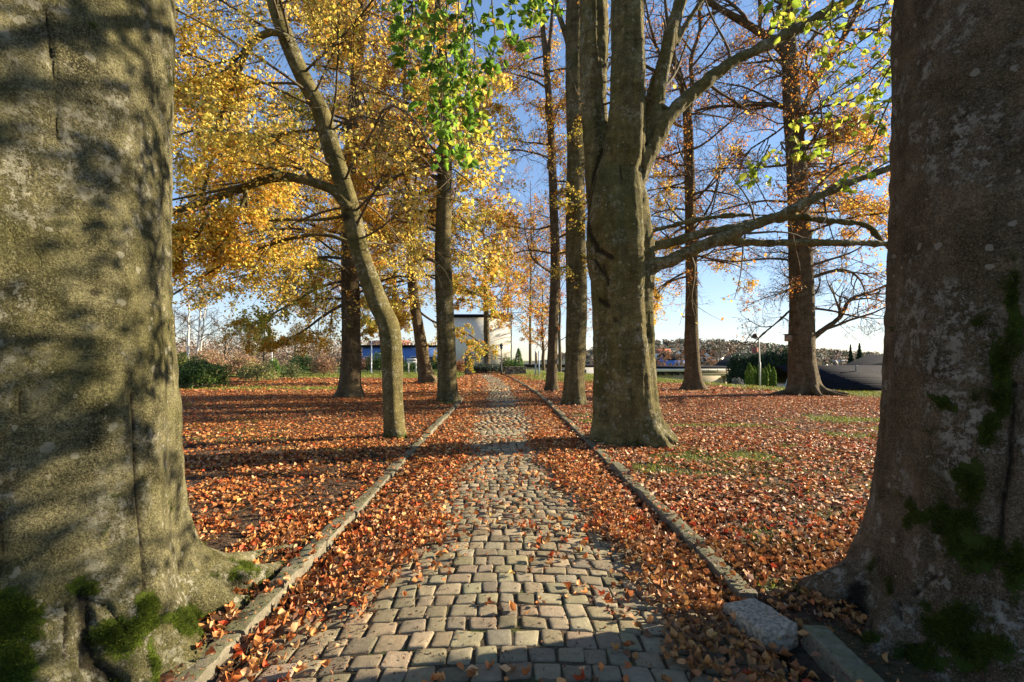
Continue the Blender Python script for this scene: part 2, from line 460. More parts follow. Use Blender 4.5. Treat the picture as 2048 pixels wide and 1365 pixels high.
m, nt, out = mat('lawn')
v = coord(nt)
vl = vor(nt, mapping(nt, v, (1, 1, .3)), 15)
vl2 = vor(nt, mapping(nt, v, (1, 1.3, .3)), 9)
hue = nd(nt, 'ShaderNodeSeparateColor', i_0=vl.outputs['Color']).outputs[0]
litter = ramp(nt, hue, [(0, (.12, .05, .02)), (.25, (.26, .09, .028)), (.5, (.36, .14, .04)), (.75, (.44, .21, .07)), (1, (.54, .32, .15))])
litter = mix(nt, ramp(nt, vl.outputs['Distance'], [(.3, 0.), (.62, .75)]), litter, (.07, .03, .012))
grassc = ramp(nt, noise(nt, v, 38, 4, .7), [(.3, (.045, .06, .012)), (.5, (.13, .16, .025)), (.7, (.25, .26, .05))])
soil = ramp(nt, noise(nt, v, 18, 5, .7), [(.3, (.03, .022, .014)), (.7, (.11, .085, .06))])
ga = attr(nt, 'grass')
gm = ramp(nt, mth(nt, 'ADD', ga, mth(nt, 'MULTIPLY', mth(nt, 'SUBTRACT', noise(nt, v, 9, 5, .75), .5), 1.6)), [(.42, 0.), (.6, 1.)])
sm = ramp(nt, attr(nt, 'soil'), [(0., 0.), (1., 1.)])
c = mix(nt, gm, litter, grassc)
c = mix(nt, sm, c, soil)
hh = mth(nt, 'ADD', vl.outputs['Distance'], noise(nt, v, 40, 4, .7))
surf(nt, out, c, .9, bump(nt, hh, 1., .05), .15)
M['lawn'] = m

def grass_amt(X, Y):
    g = .12 + .55 * fbm2(X, Y, .5, 3, 2.) * sstep(4, 8, Y) + (X > 1.6) * (X < 9) * (Y < 13) * np.clip(2.4 * fbm2(X, Y * 1.6, .75, 3, 6.) - .12, 0, 1.1)
    g = g + 1.3 * sstep(.64, .92, Y / crest(X) + .08 * fbm2(X, Y, .3, 2)) * (X > 2)          # bank on the right
    g = g + .9 * sstep(25, 33, Y) * sstep(1.6, 3.5, X - cx(Y))
    g = g + 1.0 * np.exp(-((Y - 23.0 - 1.2 * fbm2(X, Y, .2, 2)) / 1.1) ** 2) * (X < -8)
    g = g + 1.2 * sstep(34, 38, Y) * (X < -4)
    g = g + .45 * np.exp(-((X - 3.2 + .2 * fbm2(X, Y, 2, 2)) ** 2 / 2.2 + (Y - 6.3) ** 2 / 1.6))
    g = g + .75 * np.exp(-((X - 2.15) ** 2 / .12 + (Y - 4.05) ** 2 / .12)) + .55 * np.exp(-((X - 3.0) ** 2 / .15 + (Y - 4.6) ** 2 / .1))
    g = g + .8 * np.exp(-((X - 2.6) ** 2 / .12 + (Y - 8.0) ** 2 / .1)) + .5 * np.exp(-((X + 1.9) ** 2 / .3 + (Y - 16.0) ** 2 / .5))
    return np.clip(g, 0, 1.4)
G = grass_amt(XX, YY)
SO = np.where(YY < 20, np.where(np.abs(UU) < HW + .2, 1., sstep(20, 12, YY) * .85), 0.)
SO = np.where(inpath, 1., SO)
tag(mk('ground', np.stack([XX.ravel(), YY.ravel(), ZZ.ravel()], 1), [Q], M['lawn'], attrs={'grass': G.ravel(), 'soil': SO.ravel()}, smooth=True), 'lawn under fallen leaves', None, None, 'structure')

# ------------------------------------------------------------------ cobbled path
def build_cobbles():
    mb_V = []; mb_F = []; mb_C = []; off = 0
    y = 1.55; row = 0
    lists = {12: [], 7: [], 4: []}
    while y < 43.5:
        dy = RS.uniform(.118, .168)
        g = 12 if y < 4.2 else (7 if y < 10 else 4)
        u = -HW + .01 + RS.uniform(0, .05)
        while u < HW - .07:
            w = RS.uniform(.105, .175)
            if u + w > HW - .01: w = HW - .01 - u
            if w < .07: break
            lists[g].append((u, w, y, dy))
            u += w
        y += dy; row += 1
    for g, L in lists.items():
        A = np.array(L); n = len(A)
        u0, w, y0, dy = A.T
        gap = .0055
        j = lambda: RS.randn(n) * .007
        c00 = np.stack([u0 + gap + j(), y0 + gap + j()], 1); c10 = np.stack([u0 + w - gap + j(), y0 + gap + j()], 1)
        c01 = np.stack([u0 + gap + j(), y0 + dy - gap + j()], 1); c11 = np.stack([u0 + w - gap + j(), y0 + dy - gap + j()], 1)
        if g == 12: q = np.array([-1.0, -.99, -.95, -.86, -.66, -.25, .25, .66, .86, .95, .99, 1.0])
        elif g == 7: q = np.array([-1.0, -.97, -.80, 0, .80, .97, 1.0])
        else: q = np.array([-1, -.78, .78, 1])
        s, t = np.meshgrid(q, q, indexing='xy'); s = s.ravel(); t = t.ravel()
        # rounded square: pull the corners in
        rr = (np.abs(s) ** 12 + np.abs(t) ** 12) ** (1 / 12.); sc = np.where(rr > 1e-6, np.maximum(np.abs(s), np.abs(t)) / np.maximum(rr, 1e-6), 1)
        s2 = s * sc; t2 = t * sc
        a = (s2 + 1) / 2; b = (t2 + 1) / 2
        P = (c00[:, None] * ((1 - a) * (1 - b))[None, :, None] + c10[:, None] * (a * (1 - b))[None, :, None] + c01[:, None] * ((1 - a) * b)[None, :, None] + c11[:, None] * (a * b)[None, :, None])
        e = np.maximum(np.abs(s), np.abs(t))
        zz = -.006 * e ** 4 - .009 * np.clip((e - .93) / .07, 0, 1) ** 2.0 - .055 * (e >= .9999)
        pu = P[..., 0]; py = P[..., 1] - .10 * (pu / HW) ** 2 + .02 * fbm2(pu, P[..., 1], .8, 2)
        h0 = RS.randn(n) * .003; tx = RS.randn(n) * .02; ty = RS.randn(n) * .02
        uc = (u0 + w / 2)[:, None]; yc = (y0 + dy / 2)[:, None]
        X = pu + cx(py)
        rough = RS.rand(n)
        nz = fbm2(X, py, 22, 3, 1.) * (.0035 + .007 * (rough > .8))[:, None]
        Z = path_z(pu) + h0[:, None] + tx[:, None] * (pu - uc) + ty[:, None] * (P[..., 1] - yc) + zz[None] + nz + .012 * fbm2(X, py, .9, 2, 9.)
        V = np.stack([X, py, Z], -1).reshape(-1, 3)
        k = len(q); ii = np.arange(k - 1)[:, None] * k + np.arange(k - 1)[None]
        q4 = np.stack([ii, ii + 1, ii + 1 + k, ii + k], -1).reshape(-1, 4)
        Fq = ((np.arange(n) * k * k)[:, None, None] + q4[None]).reshape(-1, 4) + off
        col = palette(n, [(.33, .275, .175), (.39, .33, .215), (.27, .225, .145), (.30, .265, .18), (.33, .265, .165)], [4, 3, 3, 1.2, 1], .13)
        mb_V.append(V); mb_F.append(Fq); mb_C.append(np.repeat(col, k * k, 0)); off += len(V)
    m, nt, out = mat('cobble')
    v = coord(nt); c = attr(nt, 'tint', True)
    n1 = noise(nt, v, 28, 6, .7); n2 = noise(nt, v, 260, 3, .7)
    c = mix(nt, ramp(nt, n1, [(.35, .55), (.65, 0.)]), c, mix(nt, 1., c, (.5, .48, .45), 'MULTIPLY'))
    c = mix(nt, ramp(nt, n2, [(.3, .5), (.55, 0.)]), c, mix(nt, 1., c, (.55, .52, .5), 'MULTIPLY'))
    c = mix(nt, ramp(nt, n2, [(.6, 0.), (.75, .4)]), c, (.45, .42, .36))
    c = mix(nt, ramp(nt, noise(nt, v, 5, 5, .7), [(.58, 0.), (.7, .35)]), c, (.12, .14, .05))
    h = mth(nt, 'ADD', mth(nt, 'MULTIPLY', n1, .7), mth(nt, 'MULTIPLY', n2, .3))
    surf(nt, out, c, .72, bump(nt, mth(nt, 'ADD', h, noise(nt, v, 90, 8, .85)), 1., .014), .2)
    o = mk('cobbled_path', np.concatenate(mb_V), mb_F, m, cols=np.concatenate(mb_C), smooth=True)
    tag(o, 'path of worn granite cobbles', None, None, 'structure')
build_cobbles()
# joint filling between the cobbles
m, nt, out = mat('joint_soil'); v = coord(nt)
c = ramp(nt, noise(nt, v, 60, 5, .7), [(.3, (.02, .016, .011)), (.55, (.07, .055, .035)), (.75, (.15, .12, .08))])
c = mix(nt, ramp(nt, noise(nt, v, 3.5, 4, .7), [(.56, 0.), (.64, .7)]), c, (.07, .10, .02))
surf(nt, out, c, .95, bump(nt, noise(nt, v, 90, 4), .8, .01), .1)
M['soil'] = m
u_ = np.linspace(-HW + .01, HW - .01, 25); y_ = np.linspace(1.2, 44, 160)
U2, Y2 = np.meshgrid(u_, y_); X2 = U2 + cx(Y2); Z2 = path_z(U2) - .014 + .012 * fbm2(X2, Y2, .9, 2, 9.)
ii = np.arange(159)[:, None] * 25 + np.arange(24)[None]
tag(mk('path_bed', np.stack([X2.ravel(), Y2.ravel(), Z2.ravel()], 1), [np.stack([ii, ii + 1, ii + 26, ii + 25], -1).reshape(-1, 4)], M['soil'], smooth=True), 'sandy soil between the cobbles', None, None, 'structure')

# ------------------------------------------------------------------ kerbs
m, nt, out = mat('kerb_granite'); v = coord(nt)
n1 = noise(nt, v, 9, 6, .7); n2 = noise(nt, v, 190, 3, .8)
c = ramp(nt, n1, [(.3, (.12, .105, .07)), (.7, (.27, .24, .165))])
c = mix(nt, ramp(nt, n2, [(.35, .6), (.55, 0.)]), c, (.08, .075, .065))
geo = nt.nodes.new('ShaderNodeNewGeometry'); sep = nd(nt, 'ShaderNodeSeparateXYZ', i_0=geo.outputs['Normal'])
topm = mth(nt, 'MULTIPLY', ramp(nt, sep.outputs[2], [(.5, 0.), (.8, 1.)]), ramp(nt, noise(nt, v, 14, 5, .75), [(.42, 0.), (.55, .8)]))
c = mix(nt, topm, c, mix(nt, noise(nt, v, 25, 3), (.07, .08, .03), (.17, .175, .09)))
c = mix(nt, ramp(nt, noise(nt, v, 40, 5, .8, .5), [(.57, 0.), (.62, .8)]), c, (.05, .05, .035))
surf(nt, out, c, .85, bump(nt, mth(nt, 'ADD', n1, mth(nt, 'MULTIPLY', noise(nt, v, 45, 5, .8), .8)), .8, .02), .2)
M['kerb'] = m
def stone_block(cx0, cy0, z0, lx, ly, lz, rz, tilt=(0, 0), rough=.006, seg=.02):
    """rounded rough block: subdivided box pushed by noise; centre-based"""
    nx, ny, nz_ = [max(3, int(q / seg)) for q in (lx, ly, lz)]
    Vs = []; Fs = []; o = 0
    def face(a, b, f):
        nonlocal o
        A, B = np.meshgrid(np.linspace(-1, 1, a + 1), np.linspace(-1, 1, b + 1))
        Vv = f(A.ravel(), B.ravel()); ii = np.arange(b)[:, None] * (a + 1) + np.arange(a)[None]
        q = np.stack([ii, ii + 1, ii + a + 2, ii + a + 1], -1).reshape(-1, 4) + o
        Vs.append(Vv); Fs.append(q); o += len(Vv)
    one = np.ones_like
    face(nx, ny, lambda a, b: np.stack([a, b, one(a)], 1)); face(nx, nz_, lambda a, b: np.stack([a, -one(a), b], 1)); face(nx, nz_, lambda a, b: np.stack([-a, one(a), b], 1))
    face(ny, nz_, lambda a, b: np.stack([one(a), a, b], 1)); face(ny, nz_, lambda a, b: np.stack([-one(a), -a, b], 1))
    V = np.concatenate(Vs); hs = np.array([lx, ly, lz]) / 2
    L = V * hs; r = min(.014, hs.min() * .5)
    inner = np.clip(L, -(hs - r), hs - r); d = L - inner
    L = inner + nrm(d) * np.minimum(np.linalg.norm(d, axis=1), r)[:, None]
    w0 = np.array([cx0, cy0, z0])
    cz, sz_ = math.cos(rz), math.sin(rz)
    Rz = np.array([[cz, -sz_, 0], [sz_, cz, 0], [0, 0, 1]])
    Rx = np.array([[1, 0, 0], [0, math.cos(tilt[0]), -math.sin(tilt[0])], [0, math.sin(tilt[0]), math.cos(tilt[0])]])
    Ry = np.array([[math.cos(tilt[1]), 0, math.sin(tilt[1])], [0, 1, 0], [-math.sin(tilt[1]), 0, math.cos(tilt[1])]])
    Wv = L @ (Rz @ Rx @ Ry).T + w0
    nv_ = np.stack([fbm(Wv + k * 31, 9, 3) for k in range(3)], 1)
    nf = np.stack([fbm(Wv + k * 13, 35, 2) for k in range(3)], 1)
    return Wv + nv_ * rough + nf * rough * .6, Fs
def kerb(side, y0, y1):
    mb = MB(); y = y0
    while y < y1:
        L = RS.uniform(.45, 1.0) if y < 9 else RS.uniform(.9, 1.6)
        ym = y + L / 2; ang = -math.atan2(float(cx(ym + .5) - cx(ym - .5)), 1.0)
        top = .04 + RS.randn() * .011
        V, f = stone_block(float(cx(ym)) + side * (HW + .068 + RS.randn() * .006), ym, top - .12, .125 + RS.randn() * .006, L - .022, .24, ang + RS.randn() * .012, (RS.randn() * .010, RS.randn() * .04), .013, .022 if y < 5 else (.05 if y < 12 else .15))
        mb.add(V, f); y += L
    return mb
o = kerb(-1, 1.4, 17.3).build('kerb', M['kerb'], smooth=True); tag(o, 'low mossy granite kerb along the left edge of the path', None, None, 'structure')
o = kerb(1, 3.02, 33.).build('kerb', M['kerb'], smooth=True); tag(o, 'low mossy granite kerb along the right edge of the path', None, None, 'structure')
mb = MB(); V, f = stone_block(-2.0, 17.4, .06, .3, .16, .14, .2, (0, .1)); mb.add(V, f)
tag(mb.build('kerb_block', M['kerb'], smooth=True), 'small pale stone block at the far end of the left kerb', 'stone')
M['granite'] = simple('granite', (.27, .225, .165), .85, 45, .7, .006)
mb = MB(); V, f = stone_block(1.37, 2.68, .02, .22, .33, .13, .22, (-.05, -.05), .008, .014); mb.add(V, f)
tag(mb.build('granite_slab', M['granite'], smooth=True), 'loose pale granite slab tipped onto the leaves inside the right kerb', 'stone')
mb = MB(); V, f = stone_block(1.585, 2.20, .0, .125, .72, .16, -.02, (.03, .02), .007, .016); mb.add(V, f)
tag(mb.build('loose_kerbstone', M['kerb'], smooth=True), 'loose kerbstone lying by the foot of the dark right trunk', 'stone')

# ------------------------------------------------------------------ trees
VOX = {}
def remesh(V, faces, voxel, smooth_it=4):
    o = mk('tmp', V, faces, None)
    md = o.modifiers.new('r', 'REMESH'); md.mode = 'VOXEL'; md.voxel_size = voxel; md.use_smooth_shade = True
    ms = o.modifiers.new('s', 'SMOOTH'); ms.factor = .5; ms.iterations = smooth_it
    dg = bpy.context.evaluated_depsgraph_get()
    ev = o.evaluated_get(dg); me = ev.to_mesh()
    n = len(me.vertices); V = np.zeros(n * 3, np.float32); me.vertices.foreach_get('co', V)
    N = np.zeros(n * 3, np.float32); me.vertices.foreach_get('normal', N)
    nf = len(me.polygons); Lp = np.zeros(len(me.loops), np.int32); me.loops.foreach_get('vertex_index', Lp)
    assert len(Lp) == nf * 4
    ev.to_mesh_clear(); old = o.data; bpy.data.objects.remove(o); bpy.data.meshes.remove(old)
    return V.reshape(-1, 3).astype(float), N.reshape(-1, 3).astype(float), Lp.reshape(-1, 4)

def stem(prof, Y, n=60, sides=28, dY=None, flare=0., fl_h=.5, lobes=5, ph=0., base_z=-.12, cos_lean=True, flute=.0):
    """prof rows: (py, pxcentre, widthpx[, extra depth]) from base to top, at depth Y -> centreline, radius, mod"""
    rows = []
    for r in prof:
        dy = r[3] if len(r) > 3 else 0.
        p = at(r[1], r[0], Y + dy); rows.append([p[0], p[1], p[2], r[2] / 2 / F * (Y + dy)])
    rows[0][2] = base_z
    A = resample(rows, n)
    P = A[:, :3]; R = A[:, 3]
    T = nrm(np.gradient(P, axis=0)); R = R * np.clip(T[:, 2], .6, 1.) if cos_lean else R
    th = np.linspace(0, 2 * np.pi, sides, endpoint=False)
    z = P[:, 2:3]
    lob = (.5 + .5 * np.cos(lobes * th + ph + .8 * np.sin(th * 2 + ph))) ** 1.3 * .8 + .35 + .15 * np.cos(3 * th + ph * 2)
    mod = 1 + flare * np.exp(-np.clip(z, 0, 50) / fl_h) * lob[None]
    mod = mod * (1 + .035 * np.sin(th[None] * 3 + z * 1.1 + ph) + .02 * np.sin(th[None] * 5 - z * .7 + ph * 3) + flute * (np.abs(np.sin(th[None] * 3.5 + .35 * np.sin(z * .8) + ph)) - .6))
    return P, R, mod

def limb(pts, Y, w, n=24):
    """pts: (px,py[,Y]) ; w: widths in px at start, end"""
    rows = []
    for i, p in enumerate(pts):
        yy = p[2] if len(p) > 2 else Y
        rows.append(at(p[0], p[1], yy))
    A = resample(rows, n); ws = np.linspace(w[0], w[1], n) / 2 / F * A[:, 1]
    return A, ws

def make_tree(name, label, base, stems, limbs, barkm, remesh_v=None, group='beech trees lining the cobbled path', cat='tree',
              crown=None, ridge=.008, disp=.012, bark_attrs=None, limb_sides=10, extra=None, twig_rmin=.005, cull=None, leaf_size=.075, lod=0, leafm='leaf'):
    """crown: dict(az limbs..., colours)"""
    root = empty(name, base, label, cat, group)
    mb = MB()
    for (P, R, mod) in stems:
        V, f = tube_arrays(P[None], R[None], mod.shape[-1], True, mod[None]); mb.add(V, f)
    for (P, R) in limbs:
        V, f = tube_arrays(P[None], R[None], limb_sides, True); mb.add(V, f)
    if extra is not None:
        for (P, R) in extra: V, f = tube_arrays(P[None], R[None], 12, True); mb.add(V, f)
    V = np.concatenate(mb.V)
    if remesh_v:
        V, N, Q = remesh(V, mb.F, remesh_v); Fs = [Q]
    else:
        Fs = mb.F; N = None
    if N is None:
        me_c = np.concatenate([np.repeat(P, mod.shape[-1], 0) for P, R, mod in stems] + [np.repeat(P, limb_sides, 0) for P, R in limbs] + ([np.repeat(P, 12, 0) for P, R in extra] if extra else []))
        N = nrm(V - me_c)
    Vs = V * np.array([1, 1, .35])
    V = V + N * (disp * (fbm(Vs, 3.0, 3) + .5 * fbm(V * np.array([1, 1, 2.5]), 5., 2)) + ridge * fbm(V * np.array([1, 1, .10]), 9., 3))[:, None]
    at_ = {'moss': np.zeros(len(V)), 'scar_shade': np.zeros(len(V))}
    if bark_attrs: V = bark_attrs(V, N, at_) 
    trunk = mk('trunk', V, Fs, barkm, root, at_, smooth=True)
    # twigs
    if crown:
        MBt = MB(); leaves = []; cols = []
        for cr in crown:
            P0, R0 = cr['limbs']
            P0 = np.asarray(P0); R0 = np.asarray(R0)
            if cr.get('draw', True): V_, f_ = tube_arrays(P0, R0, 6, False); MBt.add(V_, f_)
            P, R = P0, R0
            for lv in cr['levels']:
                P, R = grow(P, R, **lv)
                if cull is not None:
                    keep = cull(P[:, -1]); P = P[keep]; R = R[keep]
                V_, f_ = tube_arrays(P, R, 3 if R.max() < .03 else 5, False); MBt.add(V_, f_)
            nl = cr.get('nleaf', 6)
            if nl > 0:
                n, k, _ = P.shape
                tt = np.clip(RS.uniform(cr.get('lt0', .2), 1., (n, nl)) * (k - 1), 0, k - 1.001); i = tt.astype(int); f = (tt - i)[..., None]
                pos = P[np.arange(n)[:, None], i] * (1 - f) + P[np.arange(n)[:, None], i + 1] * f
                pos = pos.reshape(-1, 3) + RS.randn(n * nl, 3) * cr.get('jit', .05)
                # clumpy thinning
                dn = fbm(pos, cr.get('cs', .9), 2); keep = RS.rand(len(pos)) < np.clip(cr.get('dens', 1.) + cr.get('cv', 1.) * dn, 0, 1)
                if cull is not None: keep &= cull(pos)
                pos = pos[keep]
                c_ = palette(len(pos), cr['cols'], cr['ws'], .2)
                if 'cols2' in cr:
                    c2 = palette(len(pos), cr['cols2'], cr['ws2'], .2); msk = (fbm(pos, .35, 2) * 1.5 + cr.get('bias2', 0.) + .15 * RS.randn(len(pos)))[:, None] > 0
                    c_ = np.where(msk, c2, c_)
                leaves.append(pos); cols.append(c_)
        if MBt.V: MBt.build('branches', M['twig'], root)
        if leaves:
            Lp = np.concatenate(leaves); Lc = np.concatenate(cols)
            V_, f_, c_ = leaf_mesh(Lp, leaf_size * RS.uniform(.7, 1.15, len(Lp)), (0, -.25, .7), .75, lod, Lc)
            mk('foliage', V_, f_, M[leafm], root, cols=c_)
    return root, trunk

def auto_limbs(P, R, zs, n, length, az=(0, 360), rise=.35, droop=.5, k=10, r0=.4, seed=None, wob=.16, rcap=.055):
    """limbs leaving a trunk centreline P between heights zs"""
    out = []; rad = []
    for i in range(n):
        z = zs[0] + (zs[1] - zs[0]) * (i + RS.rand()) / n
        j = int(np.clip(np.searchsorted(P[:, 2], z), 1, len(P) - 1)); p = P[j].copy(); rr = R[j]
        a = math.radians(RS.uniform(*az)); L = length * RS.uniform(.65, 1.15) * (1 - .35 * (i / n))
        d = np.array([math.cos(a), math.sin(a), rise + RS.randn() * .12]); d = d / np.linalg.norm(d)
        pts = [p]; w = RS.randn(3) * wob
        for s in range(1, k):
            w = w * .6 + RS.randn(3) * wob
            d = d + w * .45 + np.array([0, 0, -droop * s / k / k * 2.]); d /= np.linalg.norm(d)
            p = p + d * L / (k - 1); pts.append(p)
        out.append(pts); rad.append(np.linspace(min(rr * r0, rcap), .008, k))
    return np.array(out), np.array(rad)

LV_DENSE = [dict(m=9, t0=.18, lr=.5, ang=48, flat=.45, droop=.25, k=6, rr=.5, rmin=.007), dict(m=6, t0=.15, lr=.5, ang=45, flat=.4, droop=.35, k=5, rr=.5, rmin=.005), dict(m=5, t0=.1, lr=.55, ang=42, flat=.4, droop=.5, k=4, rr=.6, rmin=.004, lmin=.22)]
LV_BARE = [dict(m=8, t0=.18, lr=.55, ang=50, flat=.7, droop=-.1, k=7, rr=.55, rmin=.010, wob=.35), dict(m=6, t0=.15, lr=.55, ang=48, flat=.7, droop=.1, k=6, rr=.55, rmin=.007, wob=.35), dict(m=5, t0=.15, lr=.55, ang=45, flat=.7, droop=.25, k=5, rr=.6, rmin=.005, lmin=.3, wob=.3)]

def fr_cull(x0=-200, x1=2250, y0=-500, y1=2000):
    def f(P):
        px, py = proj(P); return (P[:, 1] > .5) & (px > x0) & (px < x1) & (py > y0) & (py < y1)
    return f

def ids(V, N):
    px, py = proj(V); view = V - np.array([0, 0, CH])
    return px, py, (N * view).sum(1) < 0
def seg_d(px, py, pts):
    d = np.full(len(px), 1e9)
    for (x0, y0), (x1, y1) in zip(pts[:-1], pts[1:]):
        dx, dy = x1 - x0, y1 - y0; t = np.clip(((px - x0) * dx + (py - y0) * dy) / (dx * dx + dy * dy), 0, 1)
        d = np.minimum(d, np.hypot(px - x0 - t * dx, py - y0 - t * dy))
    return d

def moss_tufts(V, N, mo, root, n, ln=.014, br=1.):
    mo = mo + .9 * fbm(V, 15, 3); w = np.clip(mo - .55, 0, 1) ** .7; px, py = proj(V); w = w * ((N * (V - np.array([0, 0, CH]))).sum(1) < 0) * (V[:, 1] > .3)
    if w.sum() <= 0: return
    i = RS.choice(len(V), n, p=w / w.sum())
    b = V[i] + RS.randn(n, 3) * .006; d = nrm(N[i] + RS.randn(n, 3) * .6 + np.array([0, 0, .1])); s = nrm(np.cross(d, RS.randn(n, 3))) * .0012
    L = ln * RS.uniform(.5, 1.3, n)[:, None]
    VV = np.stack([b - s, b + s, b + d * L], 1).reshape(-1, 3)
    col = palette(n, [(.045, .065, .008), (.09, .115, .014), (.022, .034, .007)], [3, 2, 2], .2) * br
    mk('moss', VV, [np.arange(3 * n).reshape(-1, 3)], M['leaf'], root, cols=np.repeat(col, 3, 0))

# ---- near left trunk
def near_trunk(c, rprof, zs, top, lob_ph, nring=150, sides=72, flare=.3, fl_h=.28, lobes=6):
    z = np.concatenate([np.linspace(-.2, 1.0, 60), np.linspace(1.03, top, nring)])
    R = np.interp(z, zs, rprof); P = np.stack([np.full_like(z, c[0]) + .0 * z, np.full_like(z, c[1]), z], 1)
    th = np.linspace(0, 2 * np.pi, sides, endpoint=False); zz = z[:, None]
    lob = (.5 + .5 * np.cos(lobes * th + lob_ph + .7 * np.sin(2 * th))) ** 1.2
    mod = 1 + flare * np.exp(-np.clip(zz, 0, 9) / fl_h) * (.35 + .9 * lob[None]) + .035 * np.exp(-np.clip(zz, 0, 9) / 1.2) * np.cos(lobes * th + lob_ph + .7 * np.sin(2 * th))[None]
    mod = mod * (1 + .018 * np.sin(th * 3 + zz * .9) + .012 * np.sin(th * 7 + zz * .4 + 1))
    return P, R, mod
LC = (-2.56, 2.50); RC = (2.78, 2.62)
def root_tube(pts, r):
    A = resample([list(p) + [rr] for p, rr in zip(pts, r)], 26); return A[:, :3], A[:, 3]
stL = near_trunk(LC, [.80, .74, .70, .69, .665, .66, .655, .60, .5, .35], [-.2, .2, .6, 1.2, 1.7, 2.2, 3.5, 6, 9, 14], 13, 1.2, flare=.27, fl_h=.27, lobes=8)
rootsL = [root_tube([(-2.25, 2.85, .25), (-1.95, 3.05, .10), (-1.72, 3.25, .01), (-1.66, 3.5, -.02), (-1.62, 3.8, -.07)], [.30, .17, .09, .06, .04]),
          root_tube([(-2.15, 2.9, .2), (-2.0, 3.3, .06), (-1.9, 3.6, .0), (-1.72, 3.75, .01), (-1.66, 4.1, -.05)], [.26, .11, .065, .05, .03]),
          root_tube([(-2.1, 2.45, .25), (-1.85, 2.5, .08), (-1.72, 2.35, .0), (-1.66, 2.0, -.03), (-1.64, 1.7, -.08)], [.30, .18, .11, .08, .05]),
          root_tube([(-2.2, 2.15, .28), (-2.0, 2.0, .10), (-1.9, 1.8, .02), (-1.85, 1.4, -.03)], [.30, .19, .13, .1]),
          root_tube([(-2.1, 2.7, .2), (-1.8, 2.85, .05), (-1.68, 2.9, .0), (-1.6, 3.1, -.05)], [.26, .13, .07, .04])]
bumpL = []
def attrsL(V, N, a):
    px, py, fr = ids(V, N)
    mo = np.zeros(len(V)); sc = np.zeros(len(V))
    nz = 34 * fbm(V, 6, 4)
    for (x, y, rx, ry, s) in [(20, 1250, 85, 70, 1.2), (30, 1330, 60, 60, 1.), (170, 1180, 38, 26, .9), (290, 1205, 26, 36, .9), (250, 1270, 60, 45, 1.0), (365, 1235, 48, 22, .9), (300, 1250, 26, 40, .8), (320, 1330, 12, 60, .7), (500, 1150, 40, 16, .6), (215, 1085, 12, 22, .4)]:
        mo = np.maximum(mo, s * np.exp(-(((px + nz - x) / rx) ** 2 + ((py + nz - y) / ry) ** 2)))
    mo += .25 * np.clip(1 - V[:, 2] / .35, 0, 1)
    lines = [([(268, 790), (272, 860), (275, 950), (284, 1040), (290, 1100), (292, 1180)], 7, 1.0), ([(92, 20), (100, 90), (112, 150), (110, 230), (120, 290)], 4.5, .9),
             ([(135, 1205), (137, 1250), (134, 1310)], 6, 1.1), ([(0, 1030), (8, 1090), (2, 1150)], 9, .9), ([(165, 1190), (172, 1250), (178, 1330), (230, 1365)], 17, 1.2), ([(175, 1200), (215, 1215), (250, 1260)], 7, .8),  # strokes between the roots paint in the shade of the deep cavities
             ([(40, 790), (42, 825)], 6, .8), ([(228, 1060), (215, 1110)], 8, .7), ([(305, 100), (318, 160), (322, 210), (345, 260)], 4, .7), ([(340, 560), (350, 620), (345, 680)], 5, .6)]
    dep = np.zeros(len(V))
    for pts, w, s in lines:
        d = seg_d(px + nz * .12, py, pts); k = s * np.exp(-(d / w) ** 2) * fr; sc = np.maximum(sc, k); dep = np.maximum(dep, k)
    for (x, y, rx, ry, s) in [(222, 838, 13, 20, .8), (195, 585, 24, 12, .95), (196, 590, 34, 20, .5)]:
        e = ((px + nz * .2 - x) / rx) ** 2 + ((py - y) / ry) ** 2
        sc = np.maximum(sc, s * np.exp(-e)); dep = np.maximum(dep, .8 * np.exp(-e)); dep -= .5 * np.exp(-(np.sqrt(e) - 1.7) ** 2 * 5) * fr
    a['moss'] = mo * fr; a['scar_shade'] = np.clip(sc, 0, 1) * .85
    return V - N * (np.clip(dep, -1, 1) * .022)[:, None]
limL = []
# limb carrying the hanging green twigs at top centre
l1 = resample([(-2.3, 2.9, 4.8), (-1.7, 3.5, 5.6), (-1.0, 4.0, 5.75), (-.5, 4.4, 5.5), (.1, 4.7, 5.4)], 14)
limL.append((l1, np.linspace(.12, .03, 14)))
rootL, trunkL = make_tree('beech_tree', 'massive olive bark beech trunk with mossy roots filling the left edge', (LC[0], LC[1], 0), [stL], limL, M['bark_near_left'], .0165, ridge=.014, extra=rootsL + bumpL, disp=.014, bark_attrs=attrsL, limb_sides=16)
def collect(o):
    me = o.data; n = len(me.vertices); V = np.zeros(n * 3, np.float32); me.vertices.foreach_get('co', V); N = np.zeros(n * 3, np.float32); me.vertices.foreach_get('normal', N)
    return V.reshape(-1, 3) + np.array(o.parent.location), N.reshape(-1, 3)
def get_attr(o, k):
    a = np.zeros(len(o.data.vertices), np.float32); o.data.attributes[k].data.foreach_get('value', a); return a
V_, N_ = collect(trunkL); moss_tufts(V_, N_, get_attr(trunkL, 'moss'), rootL, 70000, .013, 2.3)

